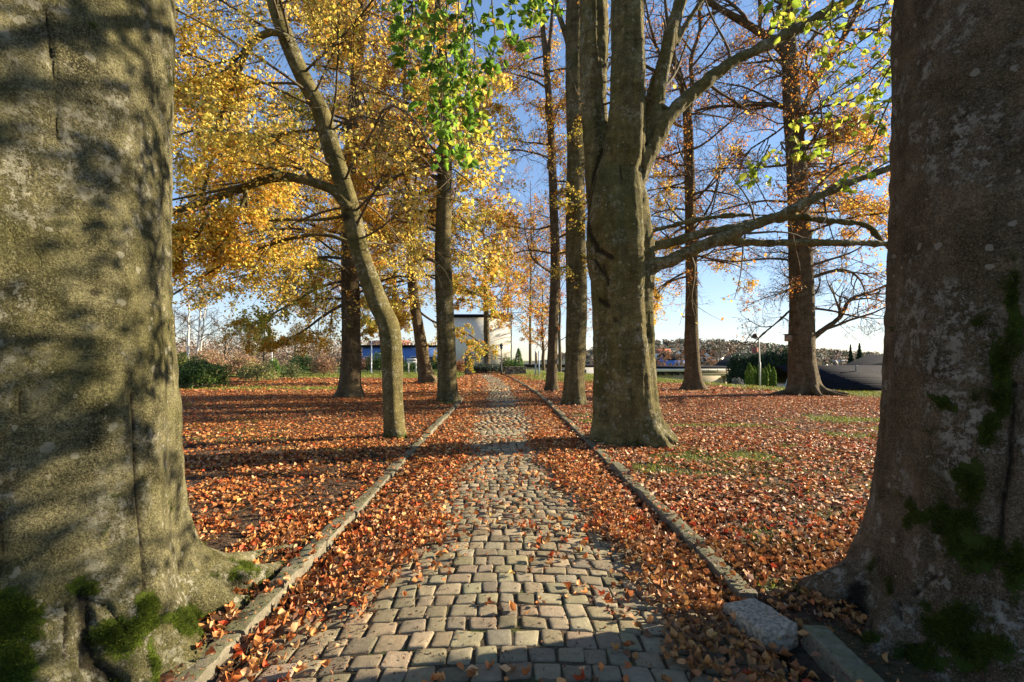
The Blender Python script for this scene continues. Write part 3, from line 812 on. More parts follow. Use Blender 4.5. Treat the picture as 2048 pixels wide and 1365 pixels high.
def drooping(tips, root, length_jit=.1, nl=9, lsize=.085, colsw=None, name='green_foliage', ax=None):
    """twigs along pixel polylines with big leaves along them"""
    mbt = MB(); LP = []; LA = []; 
    for pts, Y in tips:
        rows = np.array([at(p[0], p[1], Y + (p[2] if len(p) > 2 else 0)) for p in pts]); A = resample(rows, 14)
        R = np.linspace(.007, .0025, 14); V, f = tube_arrays(A[None], R[None], 5, False); mbt.add(V, f)
        P, R = grow(A[None], R[None], m=max(3, int(len(pts) * 3.2)), t0=.1, lr=.22, ang=50, flat=.8, droop=.5, k=5, rr=.6, rmin=.002, lmin=.16)
        V, f = tube_arrays(P, R, 3, False); mbt.add(V, f)
        n = len(P); tt = np.clip(RS.uniform(.15, 1., (n, nl)) * 4, 0, 3.999); i = tt.astype(int); fr = (tt - i)[..., None]
        pos = (P[np.arange(n)[:, None], i] * (1 - fr) + P[np.arange(n)[:, None], i + 1] * fr).reshape(-1, 3)
        ax_ = nrm(RS.randn(len(pos), 3) * np.array([1, 1, .4]) + np.array([0, 0, -.75]))
        LP.append(pos + ax_ * lsize * .5); LA.append(ax_)
    mbt.build('twigs', M['twig'], root)
    P = np.concatenate(LP); Ax = np.concatenate(LA)
    col = palette(len(P), *colsw, .2)
    V, f, c = leaf_mesh(P, lsize * RS.uniform(.6, 1.15, len(P)), (.1, -.7, .5), .7, 2, col, .62, Ax, .35)
    mk(name, V, f, M['leaf_green'], root, cols=c, smooth=True)
# hanging sprays top centre (from the left tree's limb)
tips = []
for pts in [[(830, -60), (825, 20), (815, 90), (812, 140)], [(800, -50), (785, 10), (800, 60), (790, 100)], [(870, -60), (870, 40), (865, 120), (850, 190)], [(900, -60), (890, 60), (895, 150), (880, 220), (890, 300)],
            [(940, -60), (945, 40), (950, 120), (930, 190), (940, 250), (915, 300)], [(920, -60), (915, 60), (905, 180), (910, 240), (925, 320)], [(980, -60), (985, 20), (990, 90), (970, 150), (960, 230)], [(1010, -60), (1020, 0), (1025, 60), (1040, 95)],
            [(1060, -50), (1070, 0), (1065, 40)], [(960, -60), (930, 20), (925, 100), (915, 170)], [(850, -60), (845, 40), (840, 110)], [(1100, -60), (1110, -10), (1090, 30)], [(875, 100), (885, 200), (880, 270)]]:
    tips.append((pts, 3.9 + RS.uniform(-.35, .5)))
drooping(tips, rootL, lsize=.078, nl=6, colsw=([GRN, (.2, .36, .04), LIME, (.5, .5, .06), GOLD], [5, 4, 2.6, .6, .25]))

# ---- near right trunk
stR = near_trunk(RC, [.74, .68, .64, .615, .60, .585, .56, .5, .4, .3], [-.2, .2, .6, 1.1, 1.7, 2.2, 3.5, 6, 9, 14], 12, .3, flare=.26, fl_h=.3)
rootsR = [root_tube([(2.45, 2.75, .25), (2.2, 2.95, .12), (2.0, 3.05, .02), (1.9, 3.3, -.05)], [.28, .17, .12, .06]),
          root_tube([(2.4, 2.5, .25), (2.1, 2.52, .12), (1.93, 2.5, .02), (1.85, 2.4, -.06)], [.26, .15, .1, .05]),
          root_tube([(2.5, 2.25, .25), (2.2, 2.05, .12), (2.05, 1.9, .02), (1.95, 1.6, -.06)], [.28, .18, .13, .09])]
def attrsR(V, N, a):
    px, py, fr = ids(V, N); nz = 60 * fbm(V, 5, 4); mo = np.zeros(len(V)); sc = np.zeros(len(V)); dep = np.zeros(len(V))
    for (x, y, rx, ry, s) in [(1880, 800, 26, 18, .9), (1845, 1035, 36, 30, .95), (1950, 640, 16, 12, .8), (2020, 620, 22, 90, .9), (2000, 760, 26, 100, 1.), (1975, 860, 40, 60, .9), (1940, 960, 45, 60, .9), (1920, 1060, 50, 50, .9), (1960, 1110, 60, 50, .9), (1890, 1240, 60, 60, .9), (1950, 1300, 90, 60, .9), (1770, 1155, 20, 20, .5), (1740, 1280, 30, 40, .7), (2040, 1150, 40, 100, .8), (1840, 1320, 60, 50, .8)]:
        mo = np.maximum(mo, s * np.exp(-(((px + nz - x) / rx) ** 2 + ((py + nz - y) / ry) ** 2)))
    for pts, w, s in [([(2030, 770), (2025, 850), (2020, 930), (2005, 1010), (1998, 1100)], 8, 1.), ([(1720, 1250), (1710, 1200), (1715, 1180)], 24, 1.1), ([(1830, 1185), (1850, 1160), (1865, 1150)], 6, .9), ([(1795, 1200), (1800, 1240)], 6, .8)]:  # wide stroke at the foot colours in the shade of the hollow
        k = s * np.exp(-(seg_d(px + nz * .12, py, pts) / w) ** 2) * fr; sc = np.maximum(sc, k); dep = np.maximum(dep, k)
    sc = np.maximum(sc, .9 * np.exp(-(((px - 1998) / 14) ** 2 + ((py - 278) / 16) ** 2)))
    a['moss'] = mo * fr; a['scar_shade'] = sc * .85
    return V - N * (dep * .03)[:, None]
limR = []
for pts in [[(2.6, 2.9, 4.3), (2.5, 3.6, 4.9), (2.3, 4.3, 5.2), (1.9, 5.0, 5.2)], [(3.0, 2.8, 2.9), (4.2, 3.6, 3.3), (6.0, 4.1, 4.0), (8.0, 4.5, 4.9)], [(3.0, 2.7, 3.6), (4.2, 3.7, 4.1), (6.0, 4.2, 4.8), (8.2, 4.8, 5.7)], [(2.9, 2.8, 4.4), (3.9, 3.6, 5.0), (5.8, 4.3, 5.8), (7.6, 4.7, 6.6)], [(2.9, 2.7, 4.9), (3.6, 3.3, 5.8), (5.0, 4.0, 6.8), (6.6, 4.4, 7.6)], [(2.6, 2.9, 5.0), (2.0, 3.4, 6.2), (1.0, 3.9, 7.0), (-.2, 4.2, 7.4)]]:  # middle four are unseen limbs, laid along the sun's path to the left trunk
    limR.append((resample(pts, 14), np.linspace(.05, .014, 14)))
dapple_crR = [dict(limbs=(np.stack([l[0] for l in limR[1:5]]), np.stack([l[1] for l in limR[1:5]])), draw=False, levels=[dict(m=12, t0=.12, lr=.28, ang=60, flat=.8, droop=.0, k=6, rr=.5, rmin=.006), dict(m=7, t0=.1, lr=.6, ang=50, flat=.8, droop=.2, k=5, rr=.5, rmin=.004, lmin=.35)], nleaf=11, dens=.75, cv=1.6, cols=[GRN, LIME, YEL], ws=[3, 3, 1])]  # out-of-frame twigs and leaves added to dapple the left trunk
rootR, trunkR = make_tree('beech_tree', 'massive dark shaded beech trunk crusted with grey lichen and moss at the right edge', (RC[0], RC[1], 0), [stR], limR, M['bark_near_right'], .0165, ridge=.014, extra=rootsR, disp=.016, bark_attrs=attrsR, limb_sides=16, crown=dapple_crR, leaf_size=.085, lod=1, leafm='leaf_green')
V_, N_ = collect(trunkR); moss_tufts(V_, N_, get_attr(trunkR, 'moss'), rootR, 60000, .016, 1.5)
tips = []
for pts in [[(1800, 20), (1740, 70), (1680, 110), (1640, 130)], [(1790, 90), (1730, 150), (1650, 200), (1600, 250), (1540, 310)], [(1800, 180), (1740, 230), (1680, 270), (1620, 290), (1590, 310)], [(1800, -40), (1720, -20), (1660, 20), (1640, 50)],
            [(1780, 200), (1745, 280), (1720, 330), (1705, 370)], [(1790, 120), (1760, 170), (1740, 220)], [(1800, -60), (1765, 20), (1755, 70), (1750, 120)], [(1620, -60), (1590, -20), (1560, 10), (1540, 25)], [(1700, -50), (1630, -10), (1590, 20), (1570, 30)], [(1540, 290), (1520, 330), (1500, 360)], [(1680, -60), (1660, 40), (1680, 80)]]:
    tips.append((pts, 3.7 + RS.uniform(-.3, .4)))
drooping(tips, rootR, lsize=.078, nl=3, colsw=([LIME, (.28, .42, .05), (.6, .58, .08), YEL], [5, 3, 2.5, 1]))

# ---- big central-right beech
YB = 8.6
b1 = stem([(900, 1262, 118), (850, 1256, 116), (800, 1252, 114), (700, 1248, 112), (600, 1243, 114), (550, 1242, 122), (500, 1237, 126), (450, 1234, 120), (400, 1234, 110), (350, 1238, 92), (300, 1247, 80, -.1), (200, 1254, 68, -.2), (100, 1256, 64, -.2), (0, 1256, 64, -.2), (-200, 1264, 56, -.2), (-500, 1275, 40, 0)], YB, 130, 72, flare=.50, fl_h=.34, lobes=6, ph=.6, flute=.19)
b2 = stem([(640, 1225, 56), (520, 1211, 60), (420, 1206, 58, .05), (320, 1196, 54, .15), (220, 1189, 52, .3), (100, 1187, 54, .35), (0, 1187, 54, .35), (-200, 1176, 50, .3), (-500, 1150, 34, .3)], YB + .15, 60, 48, base_z=2.0, flute=.12)
lA = limb([(1262, 400), (1290, 325), (1312, 280), (1345, 225), (1400, 175), (1460, 128), (1530, 92), (1600, 55), (1700, 0), (1800, -60)], YB, (36, 16), 40)
lB = limb([(1268, 370), (1298, 290), (1315, 200), (1330, 120), (1347, 50), (1370, -30), (1390, -150)], YB + .1, (36, 22), 30)
lB2 = limb([(1280, 300), (1296, 210), (1316, 140), (1335, 80)], YB + .35, (22, 14), 16)
lC = limb([(1245, 560), (1310, 532), (1345, 520), (1373, 506), (1440, 478), (1502, 453), (1560, 430), (1614, 404), (1690, 370), (1765, 342), (1850, 310)], YB - .15, (30, 11), 40)
lD = limb([(1240, 520), (1295, 498), (1350, 484), (1400, 468), (1466, 456), (1540, 441), (1599, 434), (1644, 441), (1725, 449), (1758, 476), (1800, 520)], YB + .1, (20, 8), 40)
lE = limb([(1405, 492), (1451, 484), (1550, 487), (1651, 486), (1760, 488), (1850, 495)], YB - .1, (15, 11), 24)
lG = limb([(1240, 490), (1295, 466), (1376, 444), (1440, 433), (1495, 431), (1536, 432), (1600, 440)], YB + .4, (12, 5), 24)
lH = limb([(1352, 90), (1372, 50), (1400, 5), (1440, -60)], YB + .1, (13, 9), 12)
def attrsB(V, N, a):
    px, py, fr = ids(V, N); nz = 10 * fbm(V, 6, 3); sc = np.zeros(len(V))
    for pts, w, s in [([(1172, 430), (1180, 470), (1195, 500), (1225, 515)], 8, .9), ([(1190, 520), (1215, 560)], 6, .8), ([(1200, 600), (1215, 612)], 7, .9), ([(1205, 300), (1190, 340), (1178, 400), (1172, 450)], 6, .8), ([(1240, 330), (1246, 360)], 3, .8), ([(1228, 760), (1232, 820)], 4, .55), ([(1262, 780), (1270, 850)], 4, .5),
                     ([(1205, 530), (1215, 570)], 4, .8), ([(1290, 290), (1285, 330), (1290, 390)], 3, .7), ([(1270, 640), (1300, 655)], 4, .5)]:
        sc = np.maximum(sc, s * np.exp(-(seg_d(px + nz * .4, py, pts) / w) ** 2) * fr)
    for (x, y, rx, ry) in [(1230, 640, 9, 10), (1208, 605, 12, 9), (1298, 668, 6, 12), (1276, 660, 5, 8)]:
        sc = np.maximum(sc, .8 * np.exp(-(((px - x) / rx) ** 2 + ((py - y) / ry) ** 2)) * fr)
    a['scar_shade'] = sc; a['moss'] = .75 * np.clip(1 - V[:, 2] / .32, 0, 1) * (.6 + .5 * fbm(V, 4, 2))
    return V - N * (sc * .03)[:, None]
crB = [dict(limbs=(np.stack([resample(lA[0], 20), resample(lC[0], 20), resample(lD[0], 20), resample(lB[0], 20)]), np.stack([np.interp(np.linspace(0, 1, 20), np.linspace(0, 1, len(q)), q) for q in (lA[1], lC[1], lD[1], lB[1])])), draw=False,
            levels=[dict(m=7, t0=.3, lr=.3, ang=55, flat=.8, droop=-.1, k=7, rr=.28, rmin=.008, wob=.3), dict(m=5, t0=.2, lr=.5, ang=50, flat=.7, droop=.1, k=5, rr=.5, rmin=.005)], nleaf=3, dens=.25, cv=1.4, cols=[YEL, ORG, GOLD], ws=[2, 2, 1])]
rtsB = []
for a_, l_ in [(-20, 1.0), (-75, .85), (-130, .8), (-165, .7), (25, .8), (80, .7), (-48, 1.0)]:
    a2 = math.radians(a_); c0 = at(1258, 885, YB); dx, dy = math.cos(a2), math.sin(a2)
    rtsB.append(root_tube([(c0[0] + dx * .35, YB + dy * .35, .30), (c0[0] + dx * .58, YB + dy * .58, .10), (c0[0] + dx * .78 * l_, YB + dy * .78 * l_, .0), (c0[0] + dx * 1.05 * l_, YB + dy * 1.05 * l_, -.07)], [.20, .12, .08, .04]))
make_tree('beech_tree', 'broad many-stemmed beech right of the path with long limbs reaching to the right', (at(1255, 885, YB)[0], YB, 0), [b1, b2], [lA, lB, lB2, lC, lD, lE, lG, lH], M['bark_big'], .024, crown=crB, disp=.022, ridge=.035, bark_attrs=attrsB, limb_sides=14, extra=rtsB, lod=1)

# ---- leaning beech left of the path
YLn = 9.0
s = stem([(890, 790, 42), (860, 789, 40), (800, 786, 40), (740, 784, 42), (690, 781, 43), (650, 775, 44), (610, 757, 44), (560, 738, 40), (490, 716, 38), (430, 704, 37), (380, 690, 37), (290, 661, 37), (220, 640, 36), (150, 604, 35), (60, 566, 32), (0, 548, 30), (-150, 520, 24), (-350, 515, 15)], YLn, 120, 32, flare=.30, fl_h=.16, lobes=5, ph=2.)
m1 = limb([(700, 420), (672, 385), (640, 370), (600, 358), (560, 355), (520, 362), (490, 375), (430, 397), (390, 410), (340, 426), (260, 440)], YLn - .1, (22, 10), 34)
m2 = limb([(440, 396), (425, 420), (400, 462), (375, 492), (340, 515)], YLn - .1, (9, 5), 14)
m3 = limb([(492, 378), (488, 400), (468, 440), (455, 475), (430, 500)], YLn - .1, (8, 3), 14)
m4 = limb([(575, 75), (540, 65), (500, 90), (490, 110), (470, 160), (455, 200), (440, 240), (420, 330), (405, 390)], YLn - .3, (14, 5), 26)
m5 = limb([(500, 88), (470, 120), (440, 150), (400, 185), (350, 200)], YLn - .3, (8, 4), 16)
m6 = limb([(640, 225), (700, 160), (760, 155), (800, 130)], YLn + .2, (7, 4), 12)
m7 = limb([(712, 490), (650, 470), (580, 478), (500, 505), (420, 545), (345, 590)], YLn + .5, (8, 3), 20)
m8 = limb([(702, 430), (640, 440), (560, 440), (480, 450), (400, 500)], YLn + 1.0, (8, 3), 20)
m9 = limb([(650, 260), (560, 270), (470, 300), (380, 330)], YLn + .8, (8, 3), 16)
lls = [m1, m2, m3, m4, m5, m7, m8, m9]
def lstack(ls, n=12): return np.stack([resample(l[0], n) for l in ls]), np.stack([np.interp(np.linspace(0, 1, n), np.linspace(0, 1, len(l[1])), l[1]) for l in ls])
aL = auto_limbs(s[0], s[1], (3.4, 12.), 34, 4.4, (70, 330), .25, .5, rcap=.026)
aL2 = auto_limbs(s[0], s[1], (3.2, 9.), 7, 3.0, (-60, 60), .2, .5, rcap=.02)
cr = [dict(limbs=lstack(lls), draw=False, levels=LV_DENSE, nleaf=14, dens=.8, cv=.9, cols=[YEL, GOLD, ORG, OLV], ws=[6, 5, 1.5, 1]),
      dict(limbs=aL, levels=LV_DENSE, nleaf=12, dens=.5, cv=1.6, cols=[YEL, GOLD, (.92, .76, .25), OLV], ws=[6, 4, 2, 1.5]),
      dict(limbs=aL2, levels=LV_DENSE[:2], nleaf=5, dens=.7, cv=1., cols=[YEL, GOLD, ORG, OLV], ws=[5, 5, 1.5, 2])]
_fr = fr_cull(120, 2200, -300, 1100)
_ax = np.array([(890, 790), (650, 775), (610, 757), (490, 716), (380, 690), (290, 661), (150, 604), (60, 566), (0, 548), (-350, 515)][::-1], float)
def lean_cull(P):
    px, py = proj(P); ctr = np.interp(py, _ax[:, 0], _ax[:, 1])
    return _fr(P) & ~((np.abs(px - ctr) < 24) & (P[:, 1] < YLn + .1) & (RS.rand(len(P)) < .85)) & ~((px > 862) & (px < 914) & (py > 300) & (RS.rand(len(P)) < .9))
def attrs_lean(V, N, a):
    px, py, fr = ids(V, N)
    a['scar_shade'] = np.exp(-(((px - 690) / 14) ** 2 + ((py - 435) / 12) ** 2)) * fr
    a['moss'] = .7 * np.clip(1 - V[:, 2] / .25, 0, 1); return V
make_tree('beech_tree', 'slender beech leaning left in an s-bend under golden leaves, left of the path', (at(790, 880, YLn)[0], YLn, 0), [s], lls, M['bark_big'], None, crown=cr, disp=.012, lod=1, leaf_size=.056, cull=lean_cull, bark_attrs=attrs_lean)

# ---- straight beech beside the left kerb end
Ym = 16.6
s = stem([(808, 897, 42), (770, 895, 38), (700, 893, 36), (600, 889, 34), (500, 886, 32), (400, 888, 30), (300, 890, 28), (200, 890, 25), (120, 885, 22), (40, 880, 18), (-100, 876, 14), (-300, 870, 8)], Ym, 90, 26, flare=.28, fl_h=.3, ph=1.)
k1 = limb([(885, 345), (850, 325), (800, 312), (760, 302), (715, 305)], Ym - .1, (9, 5), 16)
k2 = limb([(888, 250), (850, 240), (800, 238), (740, 245)], Ym - .1, (7, 4), 14)
aL = auto_limbs(s[0], s[1], (6.0, 17.), 26, 4.2, (60, 330), .2, .4)
aL3 = auto_limbs(s[0], s[1], (4.5, 8.5), 7, 3.6, (110, 250), .1, .4)
cr = [dict(limbs=lstack([k1, k2]), draw=False, levels=LV_DENSE, nleaf=8, dens=.8, cv=.8, cols=[GOLD, ORG, YEL, RUST], ws=[4, 4, 2, 1]),
      dict(limbs=aL, levels=LV_DENSE, nleaf=8, dens=.5, cv=1.5, cols=[GOLD, ORG, YEL, RUST], ws=[3, 4, 2, 1.5], cols2=[YEL, OLV, GOLD], ws2=[3, 2, 2], bias2=-.3),
      dict(limbs=aL3, levels=LV_DENSE, nleaf=9, dens=.65, cv=1.2, cols=[GOLD, ORG, YEL], ws=[3, 3, 2])]
def mid_cull(P):
    px, py = proj(P)
    return (px > 250) & (px < 2200) & (py > -250) & ~((np.abs(px - 889) < 24) & (P[:, 1] < Ym) & (py > 100) & (RS.rand(len(P)) < .85))
make_tree('beech_tree', 'straight grey beech beside the far end of the left kerb', (at(897, 803, Ym)[0], Ym, 0), [s], [k1, k2], M['bark'], None, crown=cr, disp=.02, leaf_size=.085, cull=mid_cull)

# ---- ribbed tree on the left lawn
Y4 = 18.2
s = stem([(800, 700, 52), (770, 701, 42), (700, 703, 38), (600, 701, 34), (500, 699, 31), (400, 697, 28), (300, 702, 25), (180, 712, 22), (50, 722, 18), (-100, 730, 12), (-250, 735, 8)], Y4, 90, 32, flare=.35, fl_h=.35, lobes=7, ph=.4)
ex4 = [limb(q, Y4, (7, 3), 14) for q in ([(700, 560), (640, 575), (570, 615), (500, 650)], [(702, 520), (640, 515), (560, 535), (450, 560)], [(702, 600), (650, 630), (610, 660), (560, 690)], [(702, 480), (620, 470), (520, 490), (430, 510)], [(702, 560), (750, 590), (800, 630)], [(702, 430), (760, 450), (830, 500)])]
aL = auto_limbs(s[0], s[1], (3.4, 16.5), 42, 5.2, (90, 380), .08, .6)
cr = [dict(limbs=lstack(ex4), levels=LV_DENSE, nleaf=16, dens=.8, cv=.9, cols=[GOLD, ORG, YEL, OLV], ws=[4, 2, 5, 2]), dict(limbs=aL, levels=LV_DENSE, nleaf=8, dens=.6, cv=1.5, cols=[GOLD, ORG, YEL, RUST], ws=[4, 3, 4, .5], cols2=[OLV, YEL, LIME], ws2=[3, 3, 1.5], bias2=-.15)]
make_tree('beech_tree', 'thick upright beech on the left lawn half hidden behind the leaning tree', (at(700, 797, Y4)[0], Y4, 0), [s], [], M['bark_brown'], None, crown=cr, disp=.035, leaf_size=.095, cull=fr_cull(250, 2200, -250, 1100))

# ---- tree near the sign board, slightly curved
Y5 = 28.5
s = stem([(768, 856, 38), (740, 850, 28), (700, 844, 25), (650, 836, 22), (620, 831, 21), (540, 823, 19), (450, 820, 17), (350, 815, 13), (200, 810, 9), (50, 806, 6)], Y5, 70, 24, flare=.35, fl_h=.45, lobes=5, ph=.9)
ex5 = [limb(q, Y5, (5, 2), 14) for q in ([(834, 620), (870, 645), (930, 665), (965, 690)], [(832, 590), (780, 610), (740, 655)], [(826, 540), (900, 570), (980, 600)], [(826, 560), (770, 570), (720, 600)], [(822, 480), (900, 500), (980, 540)])]
aL = auto_limbs(s[0], s[1], (3.6, 19), 38, 5.6, (0, 360), .04, .6)
cr = [dict(limbs=lstack(ex5), levels=LV_DENSE, nleaf=14, dens=.8, cv=.9, cols=[OLV, YEL, LIME, ORG], ws=[3, 3, 2, 2]), dict(limbs=aL, levels=LV_DENSE, nleaf=8, dens=.72, cv=1., cols=[OLV, YEL, LIME, GOLD], ws=[3, 3, 2, 2], cols2=[ORG, GOLD, RUST], ws2=[3, 3, 1], bias2=-.15)]
make_tree('beech_tree', 'slightly curved beech with olive and yellow leaves in front of the white sign board', (at(854, 766, Y5)[0], Y5, 0), [s], [], M['bark_brown'], None, crown=cr, disp=.03, leaf_size=.12, cull=fr_cull(250, 2200, -250, 1100))

# ---- tall beech just behind the broad one
Y6 = 15.4
s = stem([(815, 1147, 46), (780, 1148, 42), (740, 1149, 40), (600, 1153, 42), (500, 1152, 40), (400, 1151, 37), (300, 1151, 35), (200, 1149, 34), (100, 1149, 35), (0, 1150, 36), (-150, 1152, 28), (-400, 1156, 16)], Y6, 100, 28, flare=.32, fl_h=.3, ph=2.5)
f1 = limb([(1143, 110), (1128, 60), (1118, 30), (1108, -20)], Y6, (12, 8), 12)
aL = auto_limbs(s[0], s[1], (8.0, 18.), 10, 3.2, (0, 360), .5, .2)
aL2 = auto_limbs(s[0], s[1], (3.8, 9.), 9, 1.5, (200, 340), .0, .6, r0=.12)
cr = [dict(limbs=aL, levels=LV_BARE[:2], nleaf=2, dens=.3, cv=1., cols=[ORG, GOLD], ws=[1, 1]), dict(limbs=aL2, levels=LV_DENSE[1:], nleaf=6, dens=.8, cv=1., cols=[YEL, GOLD, OLV], ws=[4, 3, 2])]
make_tree('beech_tree', 'tall straight beech standing directly behind the broad many-stemmed one', (at(1148, 811, Y6)[0], Y6, 0), [s], [f1], M['bark'], None, crown=cr, disp=.02, leaf_size=.09)

# ---- slim tree by the right kerb
Y7 = 21.6
s = stem([(785, 1104, 26), (740, 1104, 21), (700, 1105, 20), (600, 1108, 19), (500, 1110, 18), (400, 1107, 17), (300, 1103, 15), (200, 1098, 14), (120, 1092, 12), (50, 1085, 9), (-50, 1078, 6)], Y7, 70, 20, flare=.3, fl_h=.3, ph=.2)
f1 = limb([(1094, 140), (1100, 80), (1104, 30), (1108, -40)], Y7, (8, 5), 12)
aL = auto_limbs(s[0], s[1], (4.5, 17.), 26, 3.6, (0, 360), .25, .2)
cr = [dict(limbs=aL, levels=LV_BARE, nleaf=5, dens=.36, cv=1.4, cols=[ORG, GOLD, RUST, YEL], ws=[3, 3, 1, 2])]
make_tree('beech_tree', 'slim dark beech with forked top near the right kerb, thinnest of the avenue', (at(1104, 783, Y7)[0], Y7, 0), [s], [f1], M['bark_brown'], None, crown=cr, disp=.018, leaf_size=.10)

# ---- right lawn, left one
Y8 = 22.3
s = stem([(785, 1388, 44), (760, 1387, 34), (720, 1385, 29), (680, 1383, 28), (640, 1383, 25), (550, 1383, 22), (450, 1381, 21), (350, 1379, 20), (250, 1376, 18), (200, 1371, 16), (140, 1355, 13), (90, 1340, 9), (40, 1334, 6), (-50, 1325, 4)], Y8, 90, 26, flare=.45, fl_h=.3, ph=1.7)
g1 = limb([(1377, 240), (1385, 180), (1382, 120), (1400, 60), (1398, 0), (1410, -60)], Y8, (11, 5), 16)
g2 = limb([(1356, 150), (1320, 110), (1300, 50), (1290, 0)], Y8, (7, 4), 12)
aL = auto_limbs(s[0], s[1], (5.5, 16.), 26, 5.0, (0, 360), .3, .1, wob=.25)
aL2 = auto_limbs(s[0], s[1], (5.0, 10.), 12, 4.0, (150, 360), .02, .5, r0=.25)
cr = [dict(limbs=lstack([g1, g2]), draw=False, levels=LV_BARE, nleaf=2, dens=.25, cv=1.2, cols=[ORG, RUST], ws=[3, 2]), dict(limbs=aL, levels=LV_BARE, nleaf=4, dens=.28, cv=1.3, cols=[ORG, RUST, GOLD, BRN], ws=[3, 3, 1, 1]), dict(limbs=aL2, levels=LV_DENSE, nleaf=7, dens=.5, cv=1.7, cols=[YEL, GOLD, ORG], ws=[3, 3, 1])]
make_tree('beech_tree', 'flared-foot beech on the right lawn in front of the concrete building', (at(1388, 780, Y8)[0], Y8, 0), [s], [g1, g2], M['bark_brown'], None, crown=cr, disp=.02, leaf_size=.10)

# ---- right lawn, big one with bird box
Y9 = 19.6
s = stem([(795, 1609, 58), (770, 1608, 54), (740, 1606, 51), (700, 1604, 48), (600, 1603, 45), (500, 1601, 42), (400, 1596, 38), (300, 1590, 35), (200, 1584, 32), (120, 1580, 28), (50, 1577, 24), (-50, 1574, 18), (-250, 1570, 10)], Y9, 110, 32, flare=.42, fl_h=.38, lobes=6, ph=2.2)
h = [limb([(1588, 215), (1560, 212), (1520, 208), (1480, 212), (1430, 214), (1390, 222)], Y9, (12, 5), 18),
     limb([(1585, 130), (1560, 95), (1520, 65), (1470, 35), (1420, 5), (1380, -30)], Y9, (20, 10), 18),
     limb([(1590, 260), (1620, 190), (1650, 130), (1690, 70), (1720, 10), (1740, -60)], Y9, (15, 8), 18),
     limb([(1612, 690), (1640, 665), (1680, 635), (1700, 600), (1740, 585), (1800, 560)], Y9, (12, 5), 16),
     limb([(1600, 340), (1640, 300), (1700, 270), (1780, 250)], Y9, (9, 5), 14),
     limb([(1592, 610), (1560, 640), (1530, 665), (1500, 690), (1470, 680)], Y9, (6, 3), 14),
     limb([(1596, 220), (1560, 260), (1500, 300), (1480, 330)], Y9 - .4, (6, 3), 14),
     limb([(1612, 560), (1680, 540), (1720, 560), (1740, 620)], Y9, (8, 3), 14)]
aL = auto_limbs(s[0], s[1], (4.5, 16.), 32, 5.5, (0, 360), .25, .15, wob=.25)
aL2 = auto_limbs(s[0], s[1], (7.0, 11.), 12, 4.0, (-60, 60), .1, .4, r0=.2)
aL4 = auto_limbs(s[0], s[1], (3.4, 5.5), 8, 3.6, (-60, 240), -.05, .1, r0=.16, wob=.3)
cr = [dict(limbs=lstack(h), draw=False, levels=LV_BARE, nleaf=4, dens=.3, cv=1.3, cols=[ORG, RUST, BRN], ws=[3, 3, 1.5]),
      dict(limbs=aL, levels=LV_BARE, nleaf=4, dens=.32, cv=1.5, cols=[ORG, RUST, BRN, GOLD], ws=[3, 3, 1, 1.5]),
      dict(limbs=aL4, levels=LV_BARE, nleaf=2, dens=.28, cv=1.4, cols=[ORG, RUST, BRN, GOLD], ws=[3, 3, 1, 1.5]),
      dict(limbs=aL2, levels=LV_DENSE, nleaf=9, dens=.6, cv=1.3, cols=[ORG, GOLD, YEL, RUST], ws=[4, 4, 3, 2])]
rt = []
c0 = at(1609, 790, Y9)
for a_, l_ in [(-15, 1.3), (-50, 1.1), (190, 1.2), (230, 1.0), (270, .9), (20, 1.0)]:
    a2 = math.radians(a_); dx, dy = math.cos(a2), math.sin(a2)
    rt.append(root_tube([(c0[0] + dx * .4, Y9 + dy * .4, .32), (c0[0] + dx * .75, Y9 + dy * .75, .12), (c0[0] + dx * 1.1 * l_, Y9 + dy * 1.1 * l_, .03), (c0[0] + dx * 1.6 * l_, Y9 + dy * 1.6 * l_, -.08)], [.26, .15, .09, .04]))
def attrs9(V, N, a):
    a['moss'] = .8 * np.clip(1 - V[:, 2] / .45, 0, 1) * (.6 + .6 * fbm(V, 3, 2)); a['scar_shade'] = np.zeros(len(V)); return V
make_tree('beech_tree', 'stout beech with spreading mossy roots and a bird box on the right lawn', (c0[0], Y9, 0), [s], h, M['bark_brown'], .04, crown=cr, disp=.02, leaf_size=.09, cull=lambda P: P[:, 2] > 2.1, extra=rt, bark_attrs=attrs9)

# ------------------------------------------------------------------ leaf litter (uncountable)
def covered_path(U, Y, X):
    n1 = fbm2(X, Y, 1.4, 3, 7.); n2 = fbm2(X, Y, 6., 2, 3.)
    le = np.interp(Y, [1.5, 2.4, 2.9, 3.3, 4, 6, 10, 20, 44], [1.6, 1.38, 1.12, .78, .58, .52, .55, .55, .5])
    ri = np.interp(Y, [1.5, 2.4, 3.0, 3.6, 4, 6, 10, 20, 44], [.72, .80, .82, .78, .66, .55, .55, .5, .45])
    e = np.where(U < 0, -U - le, U - ri)
    c = sstep(-.16, .20, e + .26 * n1 + .12 * n2)
    return c
LIT = ([(.52, .175, .045), (.58, .26, .08), (.36, .105, .03), (.52, .085, .025), (.62, .37, .18), (.17, .08, .04), (.58, .38, .11)], [5, 5, 4, 1, 3, 4, .5])
LITR = ([(.52, .175, .055), (.58, .28, .11), (.30, .095, .03), (.46, .065, .025), (.64, .42, .25), (.17, .08, .04)], [5, 5, 3, 1.6, 4, 4])
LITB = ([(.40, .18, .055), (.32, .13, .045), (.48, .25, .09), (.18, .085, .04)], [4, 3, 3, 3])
trunks = [(LC[0], LC[1], .78), (RC[0], RC[1], .78), (at(1258, 885, YB)[0], YB, .6), (at(790, 880, YLn)[0], YLn, .24), (at(897, 803, Ym)[0], Ym, .4), (at(700, 797, Y4)[0], Y4, .5), (at(1148, 811, Y6)[0], Y6, .4), (at(1388, 780, Y8)[0], Y8, .5), (c0[0], Y9, .7)]
